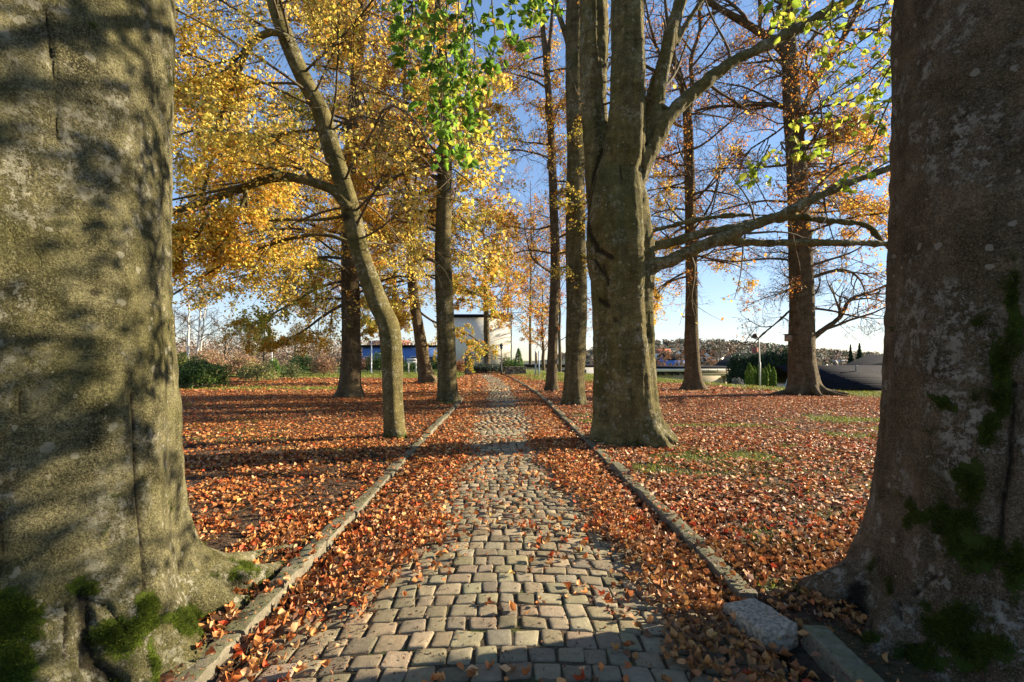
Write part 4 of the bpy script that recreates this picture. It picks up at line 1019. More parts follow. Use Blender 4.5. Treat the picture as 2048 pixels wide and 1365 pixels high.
def visible(X, Y):
    px = X / Y * F + 1024; py = HZ + CH / Y * F
    return (px > -60) & (px < 2110) & (py < 1440)
def litter(name, ya, yb, dens, lod, size, curl, label, xlim=40):
    area_n = int(dens * (yb - ya) * xlim * 2)
    Y = np.sqrt(RS.uniform(ya ** 2, yb ** 2, area_n)); X = RS.uniform(-1.15, 1.15, area_n) * Y
    # density now constant per m2 within the wedge
    n_w = int(dens * 1.15 * (yb ** 2 - ya ** 2)); Y = Y[:n_w]; X = X[:n_w]
    if len(Y) < n_w:
        Y = np.sqrt(RS.uniform(ya ** 2, yb ** 2, n_w)); X = RS.uniform(-1.15, 1.15, n_w) * Y
    keep = visible(X, Y); X = X[keep]; Y = Y[keep]
    U = X - cx(Y)
    inp = (np.abs(U) < HW) & (Y < 43)
    pc = covered_path(U, Y, X)
    n1 = fbm2(X, Y, .55, 3, 5.); n3 = fbm2(X, Y, 2.2, 2, 8.)
    g = grass_amt(X, Y)
    lc = np.clip(.86 + .55 * n1 + .35 * n3 - 1.0 * np.clip(g - .25, 0, 2), .03, 1)
    lc = np.where((X < -1.5) & (Y < 9), lc * np.clip(.55 + 1.1 * n3 + .3 * n1, .10, 1), lc)
    lc = np.where(Y > crest(X) + 3, 0, lc)
    lc = np.where((X < 0) & (Y > 34), lc * .15, lc)
    onk = (np.abs(U) >= HW) & (np.abs(U) < HW + .14)
    lc = np.where(onk, .12, lc)
    cen = .11 + .04 * (Y > 5)
    prob = np.where(inp, np.maximum(pc * 1.0, cen * (n3 > -.2)), lc)
    # shed leaves near trunks
    for tx_, ty_, tr in trunks: prob = np.where((X - tx_) ** 2 + (Y - ty_) ** 2 < tr * tr, 0, prob)
    k = RS.rand(len(X)) < prob; X = X[k]; Y = Y[k]; U = U[k]; inp = inp[k]; pc = pc[k]; onk = onk[k]
    n = len(X)
    zb = np.where(inp, path_z(U) + .004 + pc * .028 * np.clip((np.abs(U) - .5) / .6, .2, 1) * 1.2, lawn_z(X, Y))
    zb = np.where(onk, .055, zb)
    Z = zb + RS.rand(n) ** 1.5 * np.where(inp, .012 + .03 * pc, np.where(onk, .008, .028)) + .006
    P = np.stack([X, Y, Z], 1)
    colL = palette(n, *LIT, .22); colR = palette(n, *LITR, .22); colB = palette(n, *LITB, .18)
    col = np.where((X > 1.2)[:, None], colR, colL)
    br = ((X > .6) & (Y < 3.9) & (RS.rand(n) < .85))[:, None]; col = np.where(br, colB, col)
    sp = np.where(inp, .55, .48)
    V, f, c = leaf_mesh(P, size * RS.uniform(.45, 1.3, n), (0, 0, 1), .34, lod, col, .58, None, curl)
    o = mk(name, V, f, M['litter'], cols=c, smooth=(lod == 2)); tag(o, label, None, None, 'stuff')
    print(name, n)
litter('fallen_leaves', 1.7, 4.6, 1200, 2, .054, .9, 'curled fallen beech leaves in the foreground')
litter('fallen_leaves', 4.6, 9.5, 1150, 1, .052, .8, 'fallen beech leaves around the nearest trees')
litter('fallen_leaves', 9.5, 20, 560, 0, .064, .0, 'fallen leaves across the middle of the lawns')
litter('fallen_leaves', 20, 42, 75, 0, .13, .0, 'fallen leaves on the far lawns')

# crumbled leaf bits and twigs
n = 60000; Y = np.sqrt(RS.uniform(1.7 ** 2, 7. ** 2, n)); X = RS.uniform(-1.1, 1.1, n) * Y; k = visible(X, Y)
for tx_, ty_, tr in trunks: k &= (X - tx_) ** 2 + (Y - ty_) ** 2 > tr * tr
X = X[k]; Y = Y[k]; U = X - cx(Y); k = RS.rand(len(X)) < np.where(np.abs(U) < .8, .25, 1.); X = X[k]; Y = Y[k]; U = U[k]; n = len(X)
Z = np.where(np.abs(U) < HW, path_z(U) + .003, lawn_z(X, Y) + .006); Z = np.where((np.abs(U) >= HW) & (np.abs(U) < HW + .14), .052, Z)
V, f, c = leaf_mesh(np.stack([X, Y, Z], 1), RS.uniform(.006, .022, n), (0, 0, 1), .6, 0, palette(n, [(.20, .09, .04), (.10, .055, .03), (.34, .18, .08)], [3, 3, 1], .25))
tag(mk('leaf_crumbs', V, f, M['litter'], cols=c), 'crumbled leaf bits and dirt on stones and soil', None, None, 'stuff')
n = 260; Y = np.sqrt(RS.uniform(1.9 ** 2, 9. ** 2, n)); X = RS.uniform(-1.0, 1.0, n) * Y; U = X - cx(Y); k = np.abs(U) > HW + .2; X = X[k]; Y = Y[k]; n = len(X)
a = RS.uniform(0, 6.28, n); L = RS.uniform(.08, .35, n); S0 = np.stack([X, Y, lawn_z(X, Y) + .03], 1); D = np.stack([np.cos(a), np.sin(a), RS.randn(n) * .12], 1)
P = S0[:, None] + D[:, None] * (np.linspace(0, 1, 5)[None, :, None] * L[:, None, None]) + RS.randn(n, 5, 3) * .006
V, f = tube_arrays(P, np.linspace(.004, .002, 5)[None].repeat(n, 0), 4)
tag(mk('fallen_twigs', V, f, M['twig']), 'small fallen twigs among the leaves', None, None, 'stuff')
# grass tufts
def grass(n0, ya, yb, h, label):
    Y = np.sqrt(RS.uniform(ya ** 2, yb ** 2, n0)); X = RS.uniform(-1.1, 1.1, n0) * Y
    U = X - cx(Y); g = grass_amt(X, Y)
    k = (np.abs(U) > HW + .16) & visible(X, Y) & (RS.rand(n0) < np.clip((g - .3) * 1.3 + .5 * fbm2(X, Y, 2., 2), 0, 1)) & (Y < crest(X) + 3)
    for tx_, ty_, tr in trunks: k &= (X - tx_) ** 2 + (Y - ty_) ** 2 > tr * tr
    X = X[k]; Y = Y[k]; n = len(X)
    b = np.stack([X, Y, lawn_z(X, Y)], 1); hh = h * RS.uniform(.4, 1.2, n)[:, None]
    a = RS.uniform(0, 2 * np.pi, n); s = np.stack([np.cos(a), np.sin(a), 0 * a], 1) * (.003 + .0006 * Y)[:, None]
    lean = RS.randn(n, 3) * .5; lean[:, 2] = 1; tip = b + nrm(lean) * hh
    V = np.stack([b - s, b + s, tip], 1).reshape(-1, 3)
    col = palette(n, [(.16, .21, .03), (.27, .30, .05), (.38, .35, .09), (.08, .12, .02)], [3, 3, 2, 2], .2)
    o = mk('grass', V, [np.arange(3 * n).reshape(-1, 3)], M['shrub'], cols=np.repeat(col, 3, 0)); tag(o, label, None, None, 'stuff'); print('grass', n)
grass(220000, 2.6, 12, .045, 'thin grass and moss between the leaves')
grass(260000, 12, 45, .09, 'grass on the far bank and lawns')

exec_bg = True
# ------------------------------------------------------------------ background
def stucco(name, col, r=.85): return simple(name, col, r, 3., .08, .01)
M['white_wall'] = stucco('white_wall', (.72, .69, .60)); M['blue_wall'] = stucco('blue_wall', (.10, .20, .50)); M['concrete'] = stucco('concrete', (.62, .55, .44)); M['pale_band'] = stucco('pale_band', (.76, .70, .58))
M['beige_wall'] = stucco('beige_wall', (.50, .42, .30)); M['roof_dark'] = simple('roof_dark', (.014, .015, .018), .95, 8, .3, spec=.05); M['glass'] = simple('window_glass', (.03, .045, .06), .15, 2, .2, spec=.6)
M['iron'] = simple('iron', (.02, .022, .022), .5, 20, .2); M['white_paint'] = simple('white_paint', (.75, .75, .73), .5, 10, .05); M['blue_paint'] = simple('blue_paint', (.32, .42, .60), .5, 10, .1)
M['pole_grey'] = simple('pole_grey', (.30, .32, .34), .5, 10, .1); M['wood'] = simple('wood', (.25, .2, .13), .8, 12, .25); M['grey_wall'] = stucco('grey_wall', (.40, .40, .40)); M['red_roof'] = simple('red_roof', (.30, .10, .06), .8, 6, .25)
# rubble stone
m, nt, out = mat('rubble_stone'); v = coord(nt); vo = vor(nt, v, 5.5); hh = nd(nt, 'ShaderNodeSeparateColor', i_0=vo.outputs['Color']).outputs[0]
c = ramp(nt, hh, [(0, (.14, .11, .08)), (.5, (.30, .25, .17)), (1, (.44, .38, .28))]); c = mix(nt, ramp(nt, vo.outputs['Distance'], [(.35, 0.), (.6, .8)]), c, (.05, .045, .035))
surf(nt, out, c, .9, bump(nt, vo.outputs['Distance'], .8, .06), .2); M['rubble'] = m
# roof tiles
m, nt, out = mat('roof_tiles'); v = coord(nt)
br = nt.nodes.new('ShaderNodeTexBrick'); br.offset = 0.; br.inputs['Scale'].default_value = 1.; br.inputs['Brick Width'].default_value = .30; br.inputs['Row Height'].default_value = .33; br.inputs['Mortar Size'].default_value = .035; br.inputs['Mortar Smooth'].default_value = .5
br.inputs['Color1'].default_value = (.007, .008, .012, 1); br.inputs['Color2'].default_value = (.012, .013, .018, 1); br.inputs['Mortar'].default_value = (.008, .008, .01, 1)
cmb = nt.nodes.new('ShaderNodeCombineXYZ'); sx = nd(nt, 'ShaderNodeSeparateXYZ', i_0=v); nt.links.new(sx.outputs[0], cmb.inputs[0]); nt.links.new(sx.outputs[2], cmb.inputs[1]); nt.links.new(cmb.outputs[0], br.inputs['Vector'])
surf(nt, out, br.outputs['Color'], .9, bump(nt, mth(nt, 'SUBTRACT', 1., br.outputs['Fac']), .8, .05), .4); M['tiles'] = m
m.node_tree.nodes['Principled BSDF'].inputs['Specular IOR Level'].default_value = .08

def house(name, label, x, y, z, w, d, h, roof_h, wallm, roofm, rz=0., group=None, wins=(), cat='house', flat=False, chimney=False, ov=.3, gable_front=False):
    root = empty(name, (x, y, z), label, cat, group)
    c_, s_ = math.cos(rz), math.sin(rz); Mx = np.array([[c_, -s_, 0, x], [s_, c_, 0, y], [0, 0, 1, z], [0, 0, 0, 1.]])
    mb = MB(); mb.box((-w / 2, -d / 2, 0), (w / 2, d / 2, h), Mx)
    if not flat:
        def tri(pts, a, b, ax):
            n = 3
            if ax == 'x': V = np.array([[a, p[0], p[1]] for p in pts] + [[b, p[0], p[1]] for p in pts], float)
            else: V = np.array([[p[0], a, p[1]] for p in pts] + [[p[0], b, p[1]] for p in pts], float)
            V = V @ Mx[:3, :3].T + Mx[:3, 3]
            return V, [np.array([[0, 1, 2], [5, 4, 3]]), np.array([[0, 3, 4, 1], [1, 4, 5, 2], [2, 5, 3, 0]])]
        if gable_front:
            V, f = tri([(-w / 2, h), (w / 2, h), (0, h + roof_h)], -d / 2, d / 2, 'y')
        else:
            V, f = tri([(-d / 2, h), (d / 2, h), (0, h + roof_h)], -w / 2, w / 2, 'x')
        mb.add(V, f)
    mb.build('wall', wallm, root)
    rb = MB(); t = .18
    if flat: rb.box((-w / 2 - ov, -d / 2 - ov, h), (w / 2 + ov, d / 2 + ov, h + max(.25, roof_h)), Mx)
    else:
        half = (w if gable_front else d) / 2; ln = (d if gable_front else w) / 2 + ov; sl = roof_h / half
        for sg in (-1, 1):
            e = half + ov
            pts = [(0, h + roof_h + .03), (sg * e, h - sl * ov + .03), (sg * e, h - sl * ov + .03 + t), (0, h + roof_h + .03 + t)]
            if gable_front: V = np.array([[p[0], -ln, p[1]] for p in pts] + [[p[0], ln, p[1]] for p in pts], float)
            else: V = np.array([[-ln, p[0], p[1]] for p in pts] + [[ln, p[0], p[1]] for p in pts], float)
            V = V @ Mx[:3, :3].T + Mx[:3, 3]
            rb.add(V, [np.array([[0, 1, 2, 3], [7, 6, 5, 4], [0, 4, 5, 1], [1, 5, 6, 2], [2, 6, 7, 3], [3, 7, 4, 0]])])
    ro = rb.build('roof', roofm, root)
    if chimney:
        cb = MB(); cx_ = w * .15; cb.box((cx_, -.3, h + roof_h * .5), (cx_ + .6, .3, h + roof_h + .9), Mx); o = cb.build('chimney', M['red_roof'], root)
    for (wx, wz, ww, wh) in wins:
        fb = MB(); fb.box((wx - ww / 2 - .08, -d / 2 - .05, wz - .08), (wx + ww / 2 + .08, -d / 2 - .003, wz + wh + .08), Mx); fo = fb.build('window', M['white_paint'], root)
        gb = MB(); gb.box((wx - ww / 2, -d / 2 - .07, wz), (wx + ww / 2, -d / 2 - .052, wz + wh), Mx); go = gb.build('pane', M['glass'], root); go.parent = fo
    return root

YG = 42.
# white building behind the gate
p0 = at(943, 745, 62); p1 = at(1021, 745, 62)
house('apartment_building', 'tall white rendered building behind the iron gate', (p0[0] + p1[0]) / 2 - 1.8, 66, -.6, (p1[0] - p0[0]) + 3.6, 8, 7.2, .4, M['white_wall'], M['roof_dark'], cat='building', flat=True, wins=[(-1.0, 1.2, .9, 1.5)])
mb = MB(); pd = at(1021, 745, 61.8); mb.tube([[pd[0] + .1, 61.85, -.5], [pd[0] + .1, 61.85, 9]], [.09, .09], 8); mb.build('downpipe', M['pole_grey'], [o for o in COL.objects if o.name.startswith('apartment_building')][0])
# long blue building
p0 = at(725, 735, 75); p1 = at(936, 735, 75)
wn_ = [(x_, .9, 1.3, 1.3) for x_ in np.arange(-7.2, 8, 2.4)]
house('office_building', 'long low blue building behind the hedge left of the gate', (p0[0] + p1[0]) / 2, 79, -.6, p1[0] - p0[0], 8, 3.6, .4, M['blue_wall'], M['roof_dark'], cat='building', flat=True, wins=wn_)
p0 = at(655, 720, 90)
house('house', 'pale house with red roof seen between the left tree trunks', p0[0] + 6, 112, -1., 9, 8, 4.0, 2.2, M['white_wall'], M['red_roof'], wins=[(-2, 1.5, 1.2, 1.2), (2, 1.5, 1.2, 1.2)])

# gate
g0 = at(943, 750, YG); g1 = at(1003, 750, YG)
gate = empty('iron_gate', ((g0[0] + g1[0]) / 2, YG, 0), 'arched black wrought iron gate at the end of the cobbled path', 'gate')
mb = MB()
for py0, py1, py2, r in [(712, 705, 714, .03), (718, 710, 720, .025)]:
    A = resample([at(943, py0, YG), at(958, (py0 + py1) / 2 - 1, YG), at(973, py1, YG), at(988, (py2 + py1) / 2 - 1, YG), at(1003, py2, YG)], 24); mb.tube(A, np.full(24, r), 6)
mb.build('arch', M['iron'], gate)
mb = MB()
for px in (985, 991):  # scrollwork
    pass
for cxp, cyp, r in [(990, 696, .32), (997, 703, .2), (980, 700, .2)]:
    c1 = at(cxp, cyp, YG); th = np.linspace(0, 4.6, 24); rr = r * (1 - th / 6.5); A = np.stack([c1[0] + rr * np.cos(th), np.full(24, YG), c1[2] + rr * np.sin(th)], 1); mb.tube(A, np.full(24, .02), 5)
mb.build('scrollwork', M['iron'], gate)
for a, b in ((944.5, 972.5), (973.5, 1001.5)):
    leafr = MB()
    xs = np.linspace(at(a, 0, YG)[0], at(b, 0, YG)[0], 10)
    for x in xs: leafr.tube([[x, YG, .05], [x, YG, 1.42 + .12 * math.sin((x - xs[0]) / (xs[-1] - xs[0]) * math.pi)]], [.014, .014], 5)
    for z in (.12, .85, 1.38): leafr.box((xs[0], YG - .015, z), (xs[-1], YG + .015, z + .035))
    leafr.box((xs[0] - .03, YG - .02, .04), (xs[0], YG + .02, 1.5)); leafr.box((xs[-1], YG - .02, .04), (xs[-1] + .03, YG + .02, 1.5))
    leafr.build('gate_leaf', M['iron'], gate)
mb = MB(); V, f = stone_block(at(936.5, 0, YG)[0], YG, .72, .58, .58, 1.45, 0, (0, 0), .03, .08); mb.add(V, f)
tag(mb.build('stone_pillar', M['rubble'], smooth=True), 'rubble stone gate pillar on the left of the iron gate', 'pillar')
mb = MB(); a = at(1010, 0, YG)[0]; b = at(1052, 0, YG)[0]; V, f = stone_block((a + b) / 2, YG + .3, .25, b - a, .4, .85, 0, (0, 0), .05, .12); mb.add(V, f)
tag(mb.build('stone_wall', M['rubble'], smooth=True), 'low dark rubble wall right of the iron gate', 'wall')
# lamp post at the gate
lp = at(1003, 750, YG); lamp = empty('street_lamp', (lp[0], YG - .4, 0), 'old-fashioned black lantern post at the right side of the iron gate', 'street lamp')
mb = MB(); x, y = lp[0], YG - .4
mb.tube([[x, y, 0], [x, y, .5], [x, y, .55], [x, y, 2.15]], [.09, .08, .05, .035], 10); mb.build('post', M['iron'], lamp)
mb = MB(); mb.tube([[x, y, 2.15], [x, y, 2.2], [x, y, 2.5]], [.05, .10, .17], 6); mb.build('lantern', M['glass'], lamp)
mb = MB(); mb.tube([[x, y, 2.5], [x, y, 2.53], [x, y, 2.68], [x, y, 2.75]], [.22, .21, .05, .02], 6); mb.build('lantern_roof', M['iron'], lamp)

# shrubs and leafy masses
def bush(name, label, px, py, Y, wpx, hpx, n, cols, ws, leaf=.09, cat='shrub', group=None, shape='dome', stems=True, depth=None, zb=None):
    b = at(px, py, Y); z0 = float(lawn_z(np.array([b[0]]), np.array([Y]))[0]) if zb is None else zb
    w = wpx / F * Y / 2; h = at(0, py - hpx, Y)[2] - z0; d = depth or w * .8
    root = empty(name, (b[0], Y, z0), label, cat, group)
    u = RS.rand(n) ** .45; th = RS.uniform(0, 2 * np.pi, n); ph = np.arccos(RS.uniform(-.35, 1, n))
    P = np.stack([np.sin(ph) * np.cos(th), np.sin(ph) * np.sin(th), np.cos(ph)], 1)
    nzr = 1 + .45 * fbm(P * 1.0 + b, 2.2, 3)
    if shape == 'cone':
        t = RS.rand(n) ** 1.5; r = (1 - t) ** .8 * np.clip(t * 12, .5, 1) * (.75 + .25 * RS.rand(n)); P = np.stack([np.cos(th) * r * w, np.sin(th) * r * d, t * h], 1); P += RS.randn(n, 3) * .04
    elif shape == 'column':
        t = RS.rand(n); r = np.minimum(1, (1 - t) * 3.2) ** .8 * (.8 + .2 * RS.rand(n)) * (.75 + .25 * np.minimum(1, t * 5)); P = np.stack([np.cos(th) * r * w, np.sin(th) * r * d, t * h], 1)
        P[:, :2] *= (1 + .2 * fbm(P + b, 2.5, 2))[:, None]
    elif shape == 'spruce':
        t = RS.rand(n) ** 1.3; lay = (t * 11) % 1; r = (1 - t) * (.45 + .55 * (1 - lay)) * np.sqrt(RS.rand(n)) * 1.15; a3 = th; P = np.stack([np.cos(a3) * r * w, np.sin(a3) * r * d, t * h - r * h * .06], 1)
    else:
        P = P * (u * nzr)[:, None]; P = P * np.array([w, d, h * .72]) + np.array([0, 0, h * .30]); P = P[P[:, 2] > 0.02]
    n = len(P); P = P + np.array([b[0], Y, z0])
    if stems:
        mb = MB(); k = 9; S0 = np.zeros((k, 5, 3)); 
        for i in range(k):
            a = RS.uniform(0, 2 * np.pi); e = np.array([math.cos(a) * w * .7 * RS.rand(), math.sin(a) * d * .7 * RS.rand(), h * RS.uniform(.6, .85)]) if shape == 'dome' else np.array([0, 0, h * .85])
            S0[i] = np.array([b[0], Y, z0]) + np.linspace(0, 1, 5)[:, None] ** np.array([1.4, 1.4, 1.]) * e
        R0 = np.linspace(.025, .008, 5)[None].repeat(k, 0) * (1 if shape == 'dome' else 2); V, f = tube_arrays(S0, R0, 4); mb.add(V, f)
        if shape == 'dome':
            P2, R2 = grow(S0, R0, 5, .3, 1., .5, 35, 1., 0., 4, .6, .006); V, f = tube_arrays(P2, R2, 3); mb.add(V, f)
        mb.build('stems' if shape == 'dome' else 'trunk', M['twig'], root)
    col = palette(n, cols, ws, .22)
    V, f, c = leaf_mesh(P, leaf * RS.uniform(.6, 1.2, n), (0, -.2, .5), .9, 0, col)
    mk('foliage', V, f, M['shrub'], root, cols=c); return root
DG = (.05, .10, .025); MG = (.10, .16, .04); YG_ = (.24, .30, .06); PK = (.36, .20, .13); TN = (.38, .29, .16)
shr = 'shrubs along the left edge of the lawn'
bush('shrub', 'broad dark green shrub nearest the big left trunk', 400, 776, 24, 105, 58, 9000, [DG, MG, YG_], [5, 2, .6], .10, group=shr, depth=1.2)
bush('shrub', 'yellow-green shrub against the big left trunk, taller than the dark one', 355, 770, 27, 60, 62, 5000, [MG, YG_, TN], [2, 3, 1], .11, group=shr)
bush('shrub', 'reddish tan bushy shrub behind the dark green one', 415, 760, 33, 85, 60, 5000, [PK, TN, MG], [4, 3, 1], .12, group=shr)
bush('shrub', 'tan and pink shrub in the middle of the left border', 485, 760, 36, 80, 52, 5000, [TN, PK, YG_], [3, 3, 1], .12, group=shr)
bush('shrub', 'loose olive shrub with green lawn showing under it', 515, 768, 29, 85, 42, 3500, [MG, TN, YG_], [3, 2, 2], .09, group=shr)
bush('shrub', 'small bright green upright shrub in the left border', 547, 752, 38, 26, 36, 1800, [MG, (.16, .30, .06)], [1, 3], .10, group=shr)
bush('shrub', 'thin olive shrub on bare stems left of the brown one', 583, 762, 32, 50, 40, 1200, [MG, DG, TN], [2, 2, 1], .09, group=shr)
bush('shrub', 'brown leaved round shrub left of the thick upright beech', 648, 752, 38, 56, 45, 2500, [PK, BRN, TN], [3, 2, 1], .11, group=shr)
bush('shrub', 'dark green round shrub behind the brown one', 605, 748, 42, 60, 42, 2800, [DG, MG], [4, 1], .13, group=shr)
bush('shrub', 'dark green clipped shrub right of the thick upright beech', 760, 742, 50, 60, 36, 3500, [DG, MG], [3, 1], .14, group=shr)
bush('shrub', 'reddish brown shrub behind the lawn right of the thick beech', 735, 742, 52, 60, 26, 2500, [PK, BRN], [1, 1], .14, group=shr)
bush('shrub', 'low dark green shrub under the white sign board', 825, 744, 52, 90, 22, 4000, [DG, MG], [3, 1], .14, group=shr)
bush('shrub', 'green shrub between the curved beech and the straight beech', 880, 742, 50, 50, 30, 2600, [DG, MG], [2, 2], .14, group=shr)
bush('shrub', 'orange-brown shrub against the stone gate pillar', 920, 746, 46, 30, 26, 1600, [ORG, PK, BRN], [2, 3, 2], .12, group=shr)
bush('shrub', 'tall green ivy shrub at the corner of the white building', 1012, 742, 46, 26, 30, 1600, [DG, MG, TN], [2, 2, 1], .12)
bush('shrub', 'bright green round shrub beside the small conifer', 1024, 738, 44, 26, 22, 1500, [(.14, .28, .05), MG], [2, 1], .11)
bush('conifer', 'small pointed dark conifer right of the iron gate', 1037, 738, 43, 30, 40, 3000, [DG, (.12, .24, .05)], [2, 2], .10, cat='tree', shape='cone')
bush('hedge', 'dark hedge seen through the iron gate', 972, 746, 48, 70, 18, 5000, [DG, (.04, .06, .06)], [1, 2], .14, cat='hedge')
arb = 'columnar conifers in a row beside the concrete building'
for i, (px, top, lab) in enumerate([(1499, 727, 'leftmost and widest of the row of columnar conifers'), (1508, 733, 'short columnar conifer second from the left of the row'), (1517, 731, 'columnar conifer directly behind the street lamp pole'), (1525, 738, 'slim low columnar conifer just right of the street lamp pole'), (1531, 735, 'columnar conifer left of the tallest one in the row'), (1537, 728, 'tallest slim columnar conifer near the right of the row'), (1547, 735, 'columnar conifer at the right end of the row')]):
    bush('columnar_conifer', lab, px, 778, 31 + .5 * (i % 3), 11 if i else 18, 778 - top, 3200, [(.15, .25, .045), (.08, .14, .025), (.26, .36, .07)], [3, 2, 2], .09, cat='tree', shape='column', group=arb, zb=-.6)
dk = 'dark evergreens behind the columnar conifers'
for i, (px, top, w, lab) in enumerate([(1478, 708, 50, 'dark evergreen by the gabled roof, leftmost of its clump'), (1512, 702, 50, 'dark evergreen in front of the brick chimney'), (1545, 700, 50, 'dark evergreen over the right columnar conifers'), (1574, 696, 40, 'dark evergreen touching the stout beech trunk')]):
    bush('evergreen_tree', lab, px, 785, 44, w, 785 - top, 9000, [(.04, .075, .04), (.06, .11, .05), (.025, .045, .028)], [3, 2, 2], .16, cat='tree', shape='dome', group=dk, zb=-1.5)
for i, (px, top, w, lab) in enumerate([(1701, 690, 30, 'left and thinner of the two distant spruces'), (1719, 687, 44, 'right and fuller of the two distant spruces')]):
    bush('spruce_tree', lab, px, 750, 60, w, 750 - top, 5000, [(.03, .06, .03), (.05, .09, .04), (.08, .09, .05)], [3, 2, 1], .18, cat='tree', shape='spruce', group='distant spruces behind the tiled roof', zb=-2.)

# poles and signs on the left
def pole(name, label, px, pyb, Y, top_py, r, matn, cat='pole'):
    b = at(px, pyb, Y); mb = MB(); mb.tube([[b[0], Y, 0], [b[0], Y, .15], [b[0], Y, .16], [b[0], Y, at(px, top_py, Y)[2]]], [r * 1.5, r * 1.5, r, r * .9], 10)
    o = mb.build(name, matn, smooth=False); tag(o, label, cat); return o
pole('flagpole', 'thin white pole on the green lawn between two left beeches', 743, 747, 45, 650, .05, M['white_paint'])
pole('flagpole', 'white pole behind the left shrubs', 544, 730, 55, 655, .06, M['white_paint'])
sb = empty('sign_board', (at(826, 740, 44)[0], 44, 0), 'white two-row sign board on two posts behind the curved beech', 'sign')
for x_ in (817, 832): mb = MB(); a = at(x_, 740, 44); mb.box((a[0] - .04, 43.96, 0), (a[0] + .04, 44.04, 1.35)); mb.build('post', M['white_paint'], sb)
for z0_, z1_ in ((717, 721), (723, 726.5)):
    a = at(814, z1_, 44); b = at(835, z0_, 44); mb = MB(); mb.box((a[0], 43.9, a[2]), (b[0], 43.955, b[2])); mb.build('panel', M['white_paint'], sb)
# notice board right of the path
nb = empty('notice_board', (at(1073, 0, 36)[0], 36, .3), 'narrow notice board on blue-grey posts at the right of the path end', 'sign')
for x_ in (1071, 1078): mb = MB(); a = at(x_, 750, 36); mb.tube([[a[0], 36, .2], [a[0], 36, at(0, 702, 36)[2]]], [.05, .05], 8); mb.build('post', M['blue_paint'], nb)
a = at(1070.3, 728, 35.9); b = at(1074.6, 706, 35.9); mb = MB(); mb.box((a[0], 35.82, a[2]), (b[0], 35.9, b[2])); mb.build('panel', M['wood'], nb)

# concrete building right
cb = empty('concrete_building', (at(1400, 0, 48)[0], 48, -2.6), 'long flat-roofed pale concrete building behind the right lawn', 'building')
YC = 48.; xa = at(1300, 0, YC)[0]; xb = at(1500, 0, YC)[0]
zt = at(0, 737, YC)[2]; z1 = at(0, 743.5, YC)[2]; z2 = at(0, 747, YC)[2]; z3 = at(0, 752, YC)[2]
mb = MB(); mb.box((xa, YC + .6, -2.8), (xb, YC + 8, z2)); mb.build('wall', M['concrete'], cb)
mb = MB(); mb.box((xa - 3, YC - .3, z1), (xb + .2, YC + 8.3, zt - .05)); mb.build('roof_fascia', M['pale_band'], cb)
mb = MB(); mb.box((xa - 3, YC - .1, zt - .05 + .003), (xb, YC + 8.2, zt + .12)); mb.build('roof', M['roof_dark'], cb)
mb = MB(); mb.box((at(1402, 0, YC)[0], YC + .1, z3), (xb, YC + .597, z2 - .03)); mb.build('ledge', M['pale_band'], cb)
for x_ in (1415, 1433, 1450, 1466, 1481): mb = MB(); a = at(x_, 0, YC); mb.box((a[0] - .03, YC - .34, z1), (a[0] + .03, YC - .303, zt)); mb.build('fascia_joint', M['pole_grey'], cb)
for x_ in (1312, 1323, 1340, 1352, 1368):
    a = at(x_, 0, YC); mb = MB(); mb.prism([(a[0] - .3, z1 - .05), (a[0] + .3, z1 - .05), (a[0] + .3, z1 - .4)], YC - .1, YC + .597); mb.build('bracket', M['iron'], cb)
for x_, w_ in ((1448, 3), (1453, 5)): a = at(x_, 0, YC); mb = MB(); mb.box((a[0] - w_ / F * YC / 2, YC + .50, -2.8), (a[0] + w_ / F * YC / 2, YC + .597, z3 - .02)); mb.build('door', M['wood'] if w_ > 4 else M['concrete'], cb)
house('flat_roof_building', 'low dark-banded flat building between the slim beech and the broad beech', at(1130, 0, 72)[0], 76, -3.2, 15, 8, 3.2, .35, M['grey_wall'], M['roof_dark'], cat='building', flat=True, wins=[(x_, 2.0, 1.2, .8) for x_ in (-5, -2.5, 0, 2.5, 5)])
bush('shrub', 'blue-grey bushy plant against the pale concrete wall', 1475, 772, 40, 26, 16, 1500, [(.10, .12, .14), (.16, .18, .18)], [1, 1], .1, zb=-1.2)
# tiled-roof house right
zr = at(0, 731, 34)[2]; ze = at(0, 777, 30)[2]
th_ = empty('garage', (at(1690, 0, 32)[0], 32, -2.5), 'low building with a large black tiled roof and beige wall behind the right lawn', 'building')
xa = at(1588, 0, 32)[0]; xb = at(1830, 0, 32)[0]
mb = MB(); mb.box((xa + .3, 30.4, -3.), (xb, 37, ze)); mb.build('wall', M['beige_wall'], th_)
mb = MB(); V = np.array([[xa, 30, ze], [xb, 30, ze], [xb, 34, zr], [xa, 34, zr], [xa, 38, ze], [xb, 38, ze], [xa, 30, ze - .15], [xb, 30, ze - .15], [xb, 34, zr - .15], [xa, 34, zr - .15], [xa, 38, ze - .15], [xb, 38, ze - .15]])
mb.add(V, [np.array([[0, 1, 2, 3], [3, 2, 5, 4], [6, 9, 8, 7], [9, 10, 11, 8], [0, 6, 7, 1], [4, 5, 11, 10], [0, 3, 9, 6], [3, 4, 10, 9], [1, 7, 8, 2], [2, 8, 11, 5]])]); mb.build('roof', M['tiles'], th_)
mb = MB(); A = at(1571, 776, 29.8); B = at(1586, 732, 33.8); mb.tube([A, B], [.09, .09], 4); mb.build('bargeboard', M['blue_paint'], th_)
mb = MB(); a = at(1712, 740, 32.9); mb.tube([a - np.array([0, 0, .2]), a + np.array([0, 0, .25]), a + np.array([0, 0, .3])], [.05, .05, .09], 8); mb.build('roof_vent', M['pole_grey'], th_)
hx = at(1745, 0, 52)
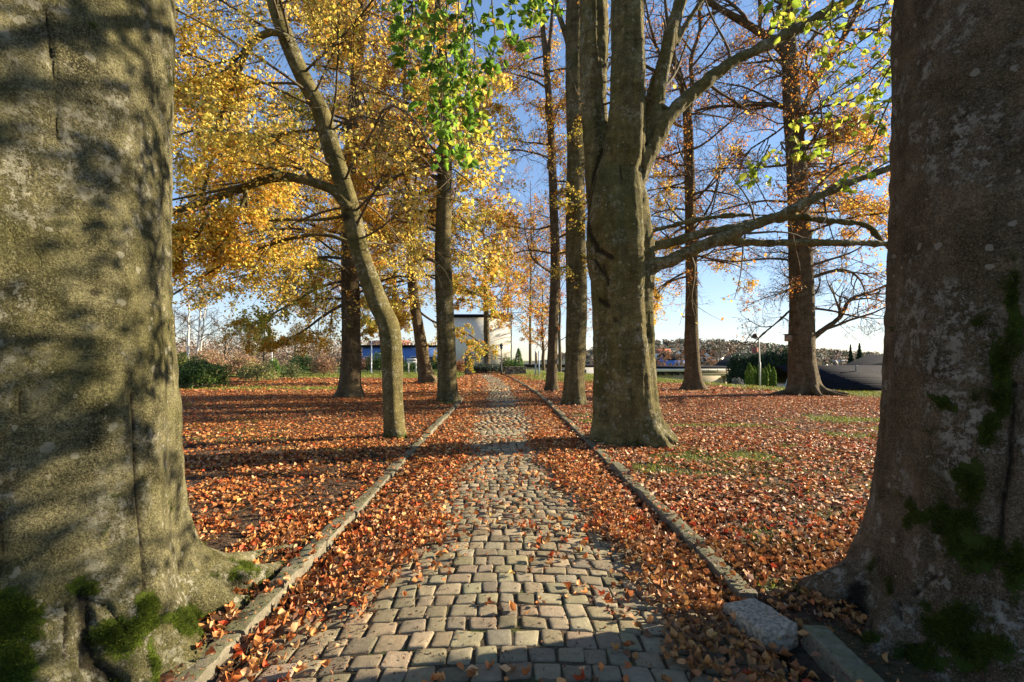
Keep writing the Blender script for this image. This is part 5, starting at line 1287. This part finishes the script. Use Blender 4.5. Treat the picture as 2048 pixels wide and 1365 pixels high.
house('house', 'house with black gabled roof rising above the tiled roof at the right', hx[0] + 3.4, 54, -3., 10, 6, 2.4, 2.2, M['roof_dark'], M['roof_dark'], gable_front=True)
hx = at(1510, 0, 58)
house('house', 'house with dark gabled roof and brick chimney behind the evergreens', hx[0], 60, -3., 5, 8, 3.1, 1.7, M['roof_dark'], M['roof_dark'], chimney=True, gable_front=True)
# street lamp right
sl = empty('street_lamp', (at(1519, 0, 29)[0], 29, -.4), 'tall grey street lamp with a cap-shaped head before the columnar conifers', 'street lamp')
x = at(1519, 0, 29)[0]; zt_ = at(0, 674, 29)[2]; mb = MB(); mb.tube([[x + .02, 29, -1], [x + .02, 29, 1.2], [x, 29, 1.22], [x - .05, 29, zt_], [x - .12, 29, zt_ + .12], [x - .25, 29, zt_ + .14]], [.055, .055, .04, .035, .03, .025], 10); mb.build('pole', M['pole_grey'], sl)
mb = MB(); xx = x - .27; mb.tube([[xx, 29, zt_ - .08], [xx, 29, zt_ - .02], [xx, 29, zt_ + .12], [xx, 29, zt_ + .2]], [.22, .21, .13, .05], 14); mb.build('lamp_head', M['iron'], sl)
# bird box
bb = empty('bird_box', (at(1576, 0, Y9)[0], Y9, 2.1), 'brown wooden bird box fixed to the left side of the stout beech', 'bird box')
a = at(1572, 683, Y9); b = at(1581, 670, Y9); mb = MB(); mb.box((a[0], Y9 - .12, a[2]), (b[0] + .05, Y9 + .12, b[2])); mb.build('box', M['wood'], bb)
mb = MB(); mb.box((a[0] - .05, Y9 - .16, b[2] + .002), (b[0] + .05, Y9 + .14, b[2] + .03)); mb.build('lid', M['iron'], bb)

# background bare and far trees
def bare_tree(name, label, px, Y, top_py, wpx, trunk_r, zb, barkm, levels=None, leaves=0, cols=None, n=14, group=None, lean=0., z0f=.25, rise=.9, leaf=.12, cat='tree', m_t='twig', rm=1.):
    b = at(px, 0, Y); H = at(0, top_py, Y)[2] - zb
    P = np.stack([b[0] + lean * np.linspace(0, 1, 24) ** 1.5 * H + .12 * np.cumsum(RS.randn(24)) * .3, np.full(24, Y), zb + np.linspace(-.1, 1, 24) * H * .92], 1)
    R = np.linspace(trunk_r, trunk_r * .15, 24); th = np.linspace(0, 2 * np.pi, 12, endpoint=False)
    L, LR = auto_limbs(P, R, (zb + H * z0f, zb + H * .9), n, wpx / F * Y / 2, (0, 360), rise, -.1, 7)
    lv = [dict(m=7, t0=.2, lr=.5, ang=40, k=5, rr=.6, rmin=.012 * rm), dict(m=5, t0=.2, lr=.55, ang=38, k=4, rr=.6, rmin=.008 * rm)]
    return make_tree(name, label, (b[0], Y, zb), [(P, R, np.ones((24, 12)))], [], barkm, None, group, cat, crown=[dict(limbs=(L, LR), levels=lv, nleaf=leaves, dens=.6, cv=1., cols=cols or [BRN], ws=[1] * len(cols or [BRN]), jit=.1)], disp=.01, leaf_size=leaf)
bt = 'birches behind the left shrubs'
bare_tree('birch_tree', 'white birch leaning right, nearest the massive left trunk', 372, 46, 545, 90, .16, 0, M['birch'], lean=.03, group=bt, rm=1.3)
bare_tree('birch_tree', 'white birch stem with brown twig crown, middle of the birches', 392, 44, 540, 110, .15, 0, M['birch'], lean=.06, group=bt, rm=1.3)
bare_tree('birch_tree', 'second white birch stem rising to the right from the same foot', 398, 44.6, 555, 110, .12, 0, M['birch'], lean=.12, group=bt, rm=1.3)
bgt = 'bare trees beyond the left lawn'
for i, (px, Y, top, w, lab, lf, cl) in enumerate([(455, 60, 650, 120, 'round bare brown tree right of the birches', 2, [BRN, PK]), (500, 66, 655, 110, 'bare dark-branched tree behind the tan shrubs', 2, [BRN, TN]), (530, 52, 640, 80, 'pale twiggy tree with few yellow leaves behind the bright green shrub', 3, [TN, YEL]), (590, 62, 655, 90, 'bare tree left of the thick beech with tan leaves', 3, [TN, PK]), (350, 60, 600, 120, 'bare tree partly hidden by the massive left trunk', 2, [BRN, PK]), (640, 70, 668, 70, 'small bare tree by the red-roofed house', 2, [BRN, TN])]):
    bare_tree('bare_tree', lab, px, Y, top, w, .16, -.3, M['twig'], leaves=lf, cols=cl, group=bgt, leaf=.16, rm=1.6)
# trees around the gate
s_ = bare_tree('beech_tree', 'orange-leaved beech standing in front of the white building behind the gate', 974, 50, 420, 260, .42, -.2, M['bark_brown'], leaves=26, cols=[ORG, GOLD, OLV, RUST], n=38, z0f=.28, rise=.2, leaf=.2, group=None)
for i, (px, Y, top, w, lab, lf, cl) in enumerate([(1088, 58, 560, 120, 'small bare tree with orange leaves right of the notice board', 4, [ORG, RUST]), (1060, 75, 330, 260, 'tall purplish bare tree above the path end', 7, [RUST, PK]), (1015, 85, 350, 220, 'tall bare tree behind the white building', 7, [RUST, ORG]), (1120, 64, 430, 220, 'tall sparse orange tree behind the slim beech', 10, [ORG, RUST, GOLD]), (1260, 70, 500, 240, 'sparse tree seen right behind the broad beech', 8, [ORG, GOLD])]):
    bare_tree('bare_tree', lab, px, Y, top, w, .26, -1., M['twig'], leaves=lf, cols=cl, n=26, group='bare trees beyond the path end', leaf=.2, rm=1.8, z0f=.2, rise=.7)
bare_tree('beech_tree', 'orange beech at the left of the straight beech, far behind', 790, 40, 300, 330, .3, 0, M['bark_brown'], leaves=6, cols=[ORG, GOLD, YEL], n=30, z0f=.3, rise=.25, leaf=.17)
bare_tree('beech_tree', 'yellow beech far behind the leaning tree', 699, 34, 150, 420, .28, 0, M['bark_brown'], leaves=6, cols=[GOLD, YEL, OLV], n=36, z0f=.42, rise=.2, leaf=.15)
# right distance
bare_tree('bare_tree', 'windswept bare tree above the concrete building', 1432, 80, 682, 60, .25, -4., M['twig'], leaves=0, n=14, lean=.12, z0f=.55, rise=.8, rm=1.6)
for i, (px, Y, top, w, lab) in enumerate([(1330, 85, 695, 50, 'round brown bare tree over the left end of the concrete building'), (1362, 110, 700, 44, 'round greyish bare tree among the hillside houses'), (1450, 90, 712, 80, 'low spreading brown tree right of the windswept one'), (1415, 88, 705, 60, 'low brown tree left of the windswept one')]):
    bare_tree('bare_tree', lab, px, Y, top, w, .2, -5., M['twig'], leaves=3, cols=[BRN, PK], n=18, group='bare trees beyond the concrete building', leaf=.22, rm=2., z0f=.3)

# far hill with town
hx_, hy_ = np.meshgrid(np.linspace(-100, 420, 80), np.linspace(150, 620, 50))
hill_f = lambda x, y: -6.5 + 20 * np.exp(-((x - 150) / 110) ** 2 - ((y - 430) / 110) ** 2) + 6 * np.exp(-((x - 290) / 90) ** 2 - ((y - 450) / 90) ** 2) + 1.5 * fbm2(x, y, .02, 3)
hz_ = hill_f(hx_, hy_)
ii = np.arange(49)[:, None] * 80 + np.arange(79)[None]
M['hill'] = simple('hill_ground', (.07, .075, .05), .95, .05, .4)
tag(mk('hill', np.stack([hx_.ravel(), hy_.ravel(), hz_.ravel()], 1), [np.stack([ii, ii + 1, ii + 81, ii + 80], -1).reshape(-1, 4)], M['hill'], smooth=True), 'low wooded hill with houses', None, None, 'structure')
n = 1500; X = RS.uniform(40, 380, n); Y = RS.uniform(220, 520, n); Z = hill_f(X, Y)
cl = []; 
for dx in range(34):
    o_ = nrm(RS.randn(n, 3)) * RS.uniform(.8, 2.6, n)[:, None] * np.array([1, 1, 1.1]); cl.append(np.stack([X, Y, Z + 2.2], 1) + o_)
P = np.concatenate(cl); tcol = palette(n, [(.06, .075, .06), (.17, .13, .10), (.20, .16, .10), (.10, .10, .07)], [2, 3, 2, 2], .2)
V, f, c = leaf_mesh(P, RS.uniform(1.0, 2.0, len(P)), (0, -.3, .6), .8, 0, np.tile(tcol, (34, 1)))
tag(mk('distant_wood', V, f, M['shrub'], cols=c), 'woods covering the far hill', None, None, 'stuff')
hs = 'houses on the far hillside'
for i, (px, py, Y, w, wm, rm_, lab) in enumerate([(1403, 700, 400, 12, 'white_wall', 'roof_dark', 'highest white house left of the beech trunk on the far hill'), (1350, 706, 380, 11, 'grey_wall', 'roof_dark', 'grey house highest at the left on the far hill'), (1325, 712, 330, 10, 'white_wall', 'red_roof', 'white house with red roof at the left of the far hill'),
    (1368, 715, 300, 9, 'white_wall', 'roof_dark', 'white house just left of the flared-foot beech'), (1345, 727, 240, 11, 'blue_wall', 'roof_dark', 'blue-grey house low on the far hill, above the concrete roof'), (1404, 712, 340, 13, 'white_wall', 'roof_dark', 'wide white house just right of the flared-foot beech'), (1412, 703, 420, 14, 'grey_wall', 'roof_dark', 'grey house on the ridge right of the flared-foot beech'),
    (1425, 720, 280, 9, 'white_wall', 'roof_dark', 'small white house under the windswept tree'), (1375, 728, 250, 9, 'white_wall', 'roof_dark', 'low white house left of the flared-foot beech foot'), (1455, 716, 360, 10, 'white_wall', 'red_roof', 'white house behind the windswept tree at the right'), (1660, 724, 420, 12, 'grey_wall', 'roof_dark', 'grey distant house right of the stout beech')]):
    p = at(px, py, Y); house('house', lab, p[0], Y, p[2] - 2.4, w, 8, 4.2, 2.6, M[wm], M[rm_], RS.uniform(-.5, .5), hs, [(-w * .28, 1.4, 1.2, 1.3), (w * .05, 1.4, 1.2, 1.3), (w * .33, 1.4, 1.2, 1.3)])
p = at(1677, 724, 300)
st = empty('stadium', (p[0], 300, p[2] - 2), 'pale blue flat-topped large building on the right horizon', 'building')
mb = MB(); mb.box((p[0] - 6.5, 300, p[2] - 4), (p[0] + 5, 315, p[2])); mb.build('wall', M['blue_paint'], st)
mb = MB(); mb.box((p[0] - 8, 298, p[2] + .003), (p[0] + 6, 316, p[2] + 1.2)); mb.build('roof', M['grey_wall'], st)
n = 900; X = RS.uniform(-110, -18, n); Y = RS.uniform(75, 110, n); Zt = RS.uniform(2.5, 6.0, n)
P = np.stack([np.repeat(X, 60), np.repeat(Y, 60), np.repeat(Zt, 60) * RS.rand(n * 60) ** .7 - .8], 1) + RS.randn(n * 60, 3) * np.array([1.3, 1.3, .4])
tcol = palette(n, [(.22, .15, .11), (.30, .20, .14), (.18, .15, .08), (.34, .25, .15)], [3, 3, 1, 1], .2)
V, f, c = leaf_mesh(P, RS.uniform(.2, .45, len(P)), (0, -.3, .6), .8, 0, np.repeat(tcol, 60, 0))
tag(mk('distant_wood', V, f, M['shrub'], cols=c), 'brown autumn woods beyond the left lawn', None, None, 'stuff')
print('objects', len(COL.objects))
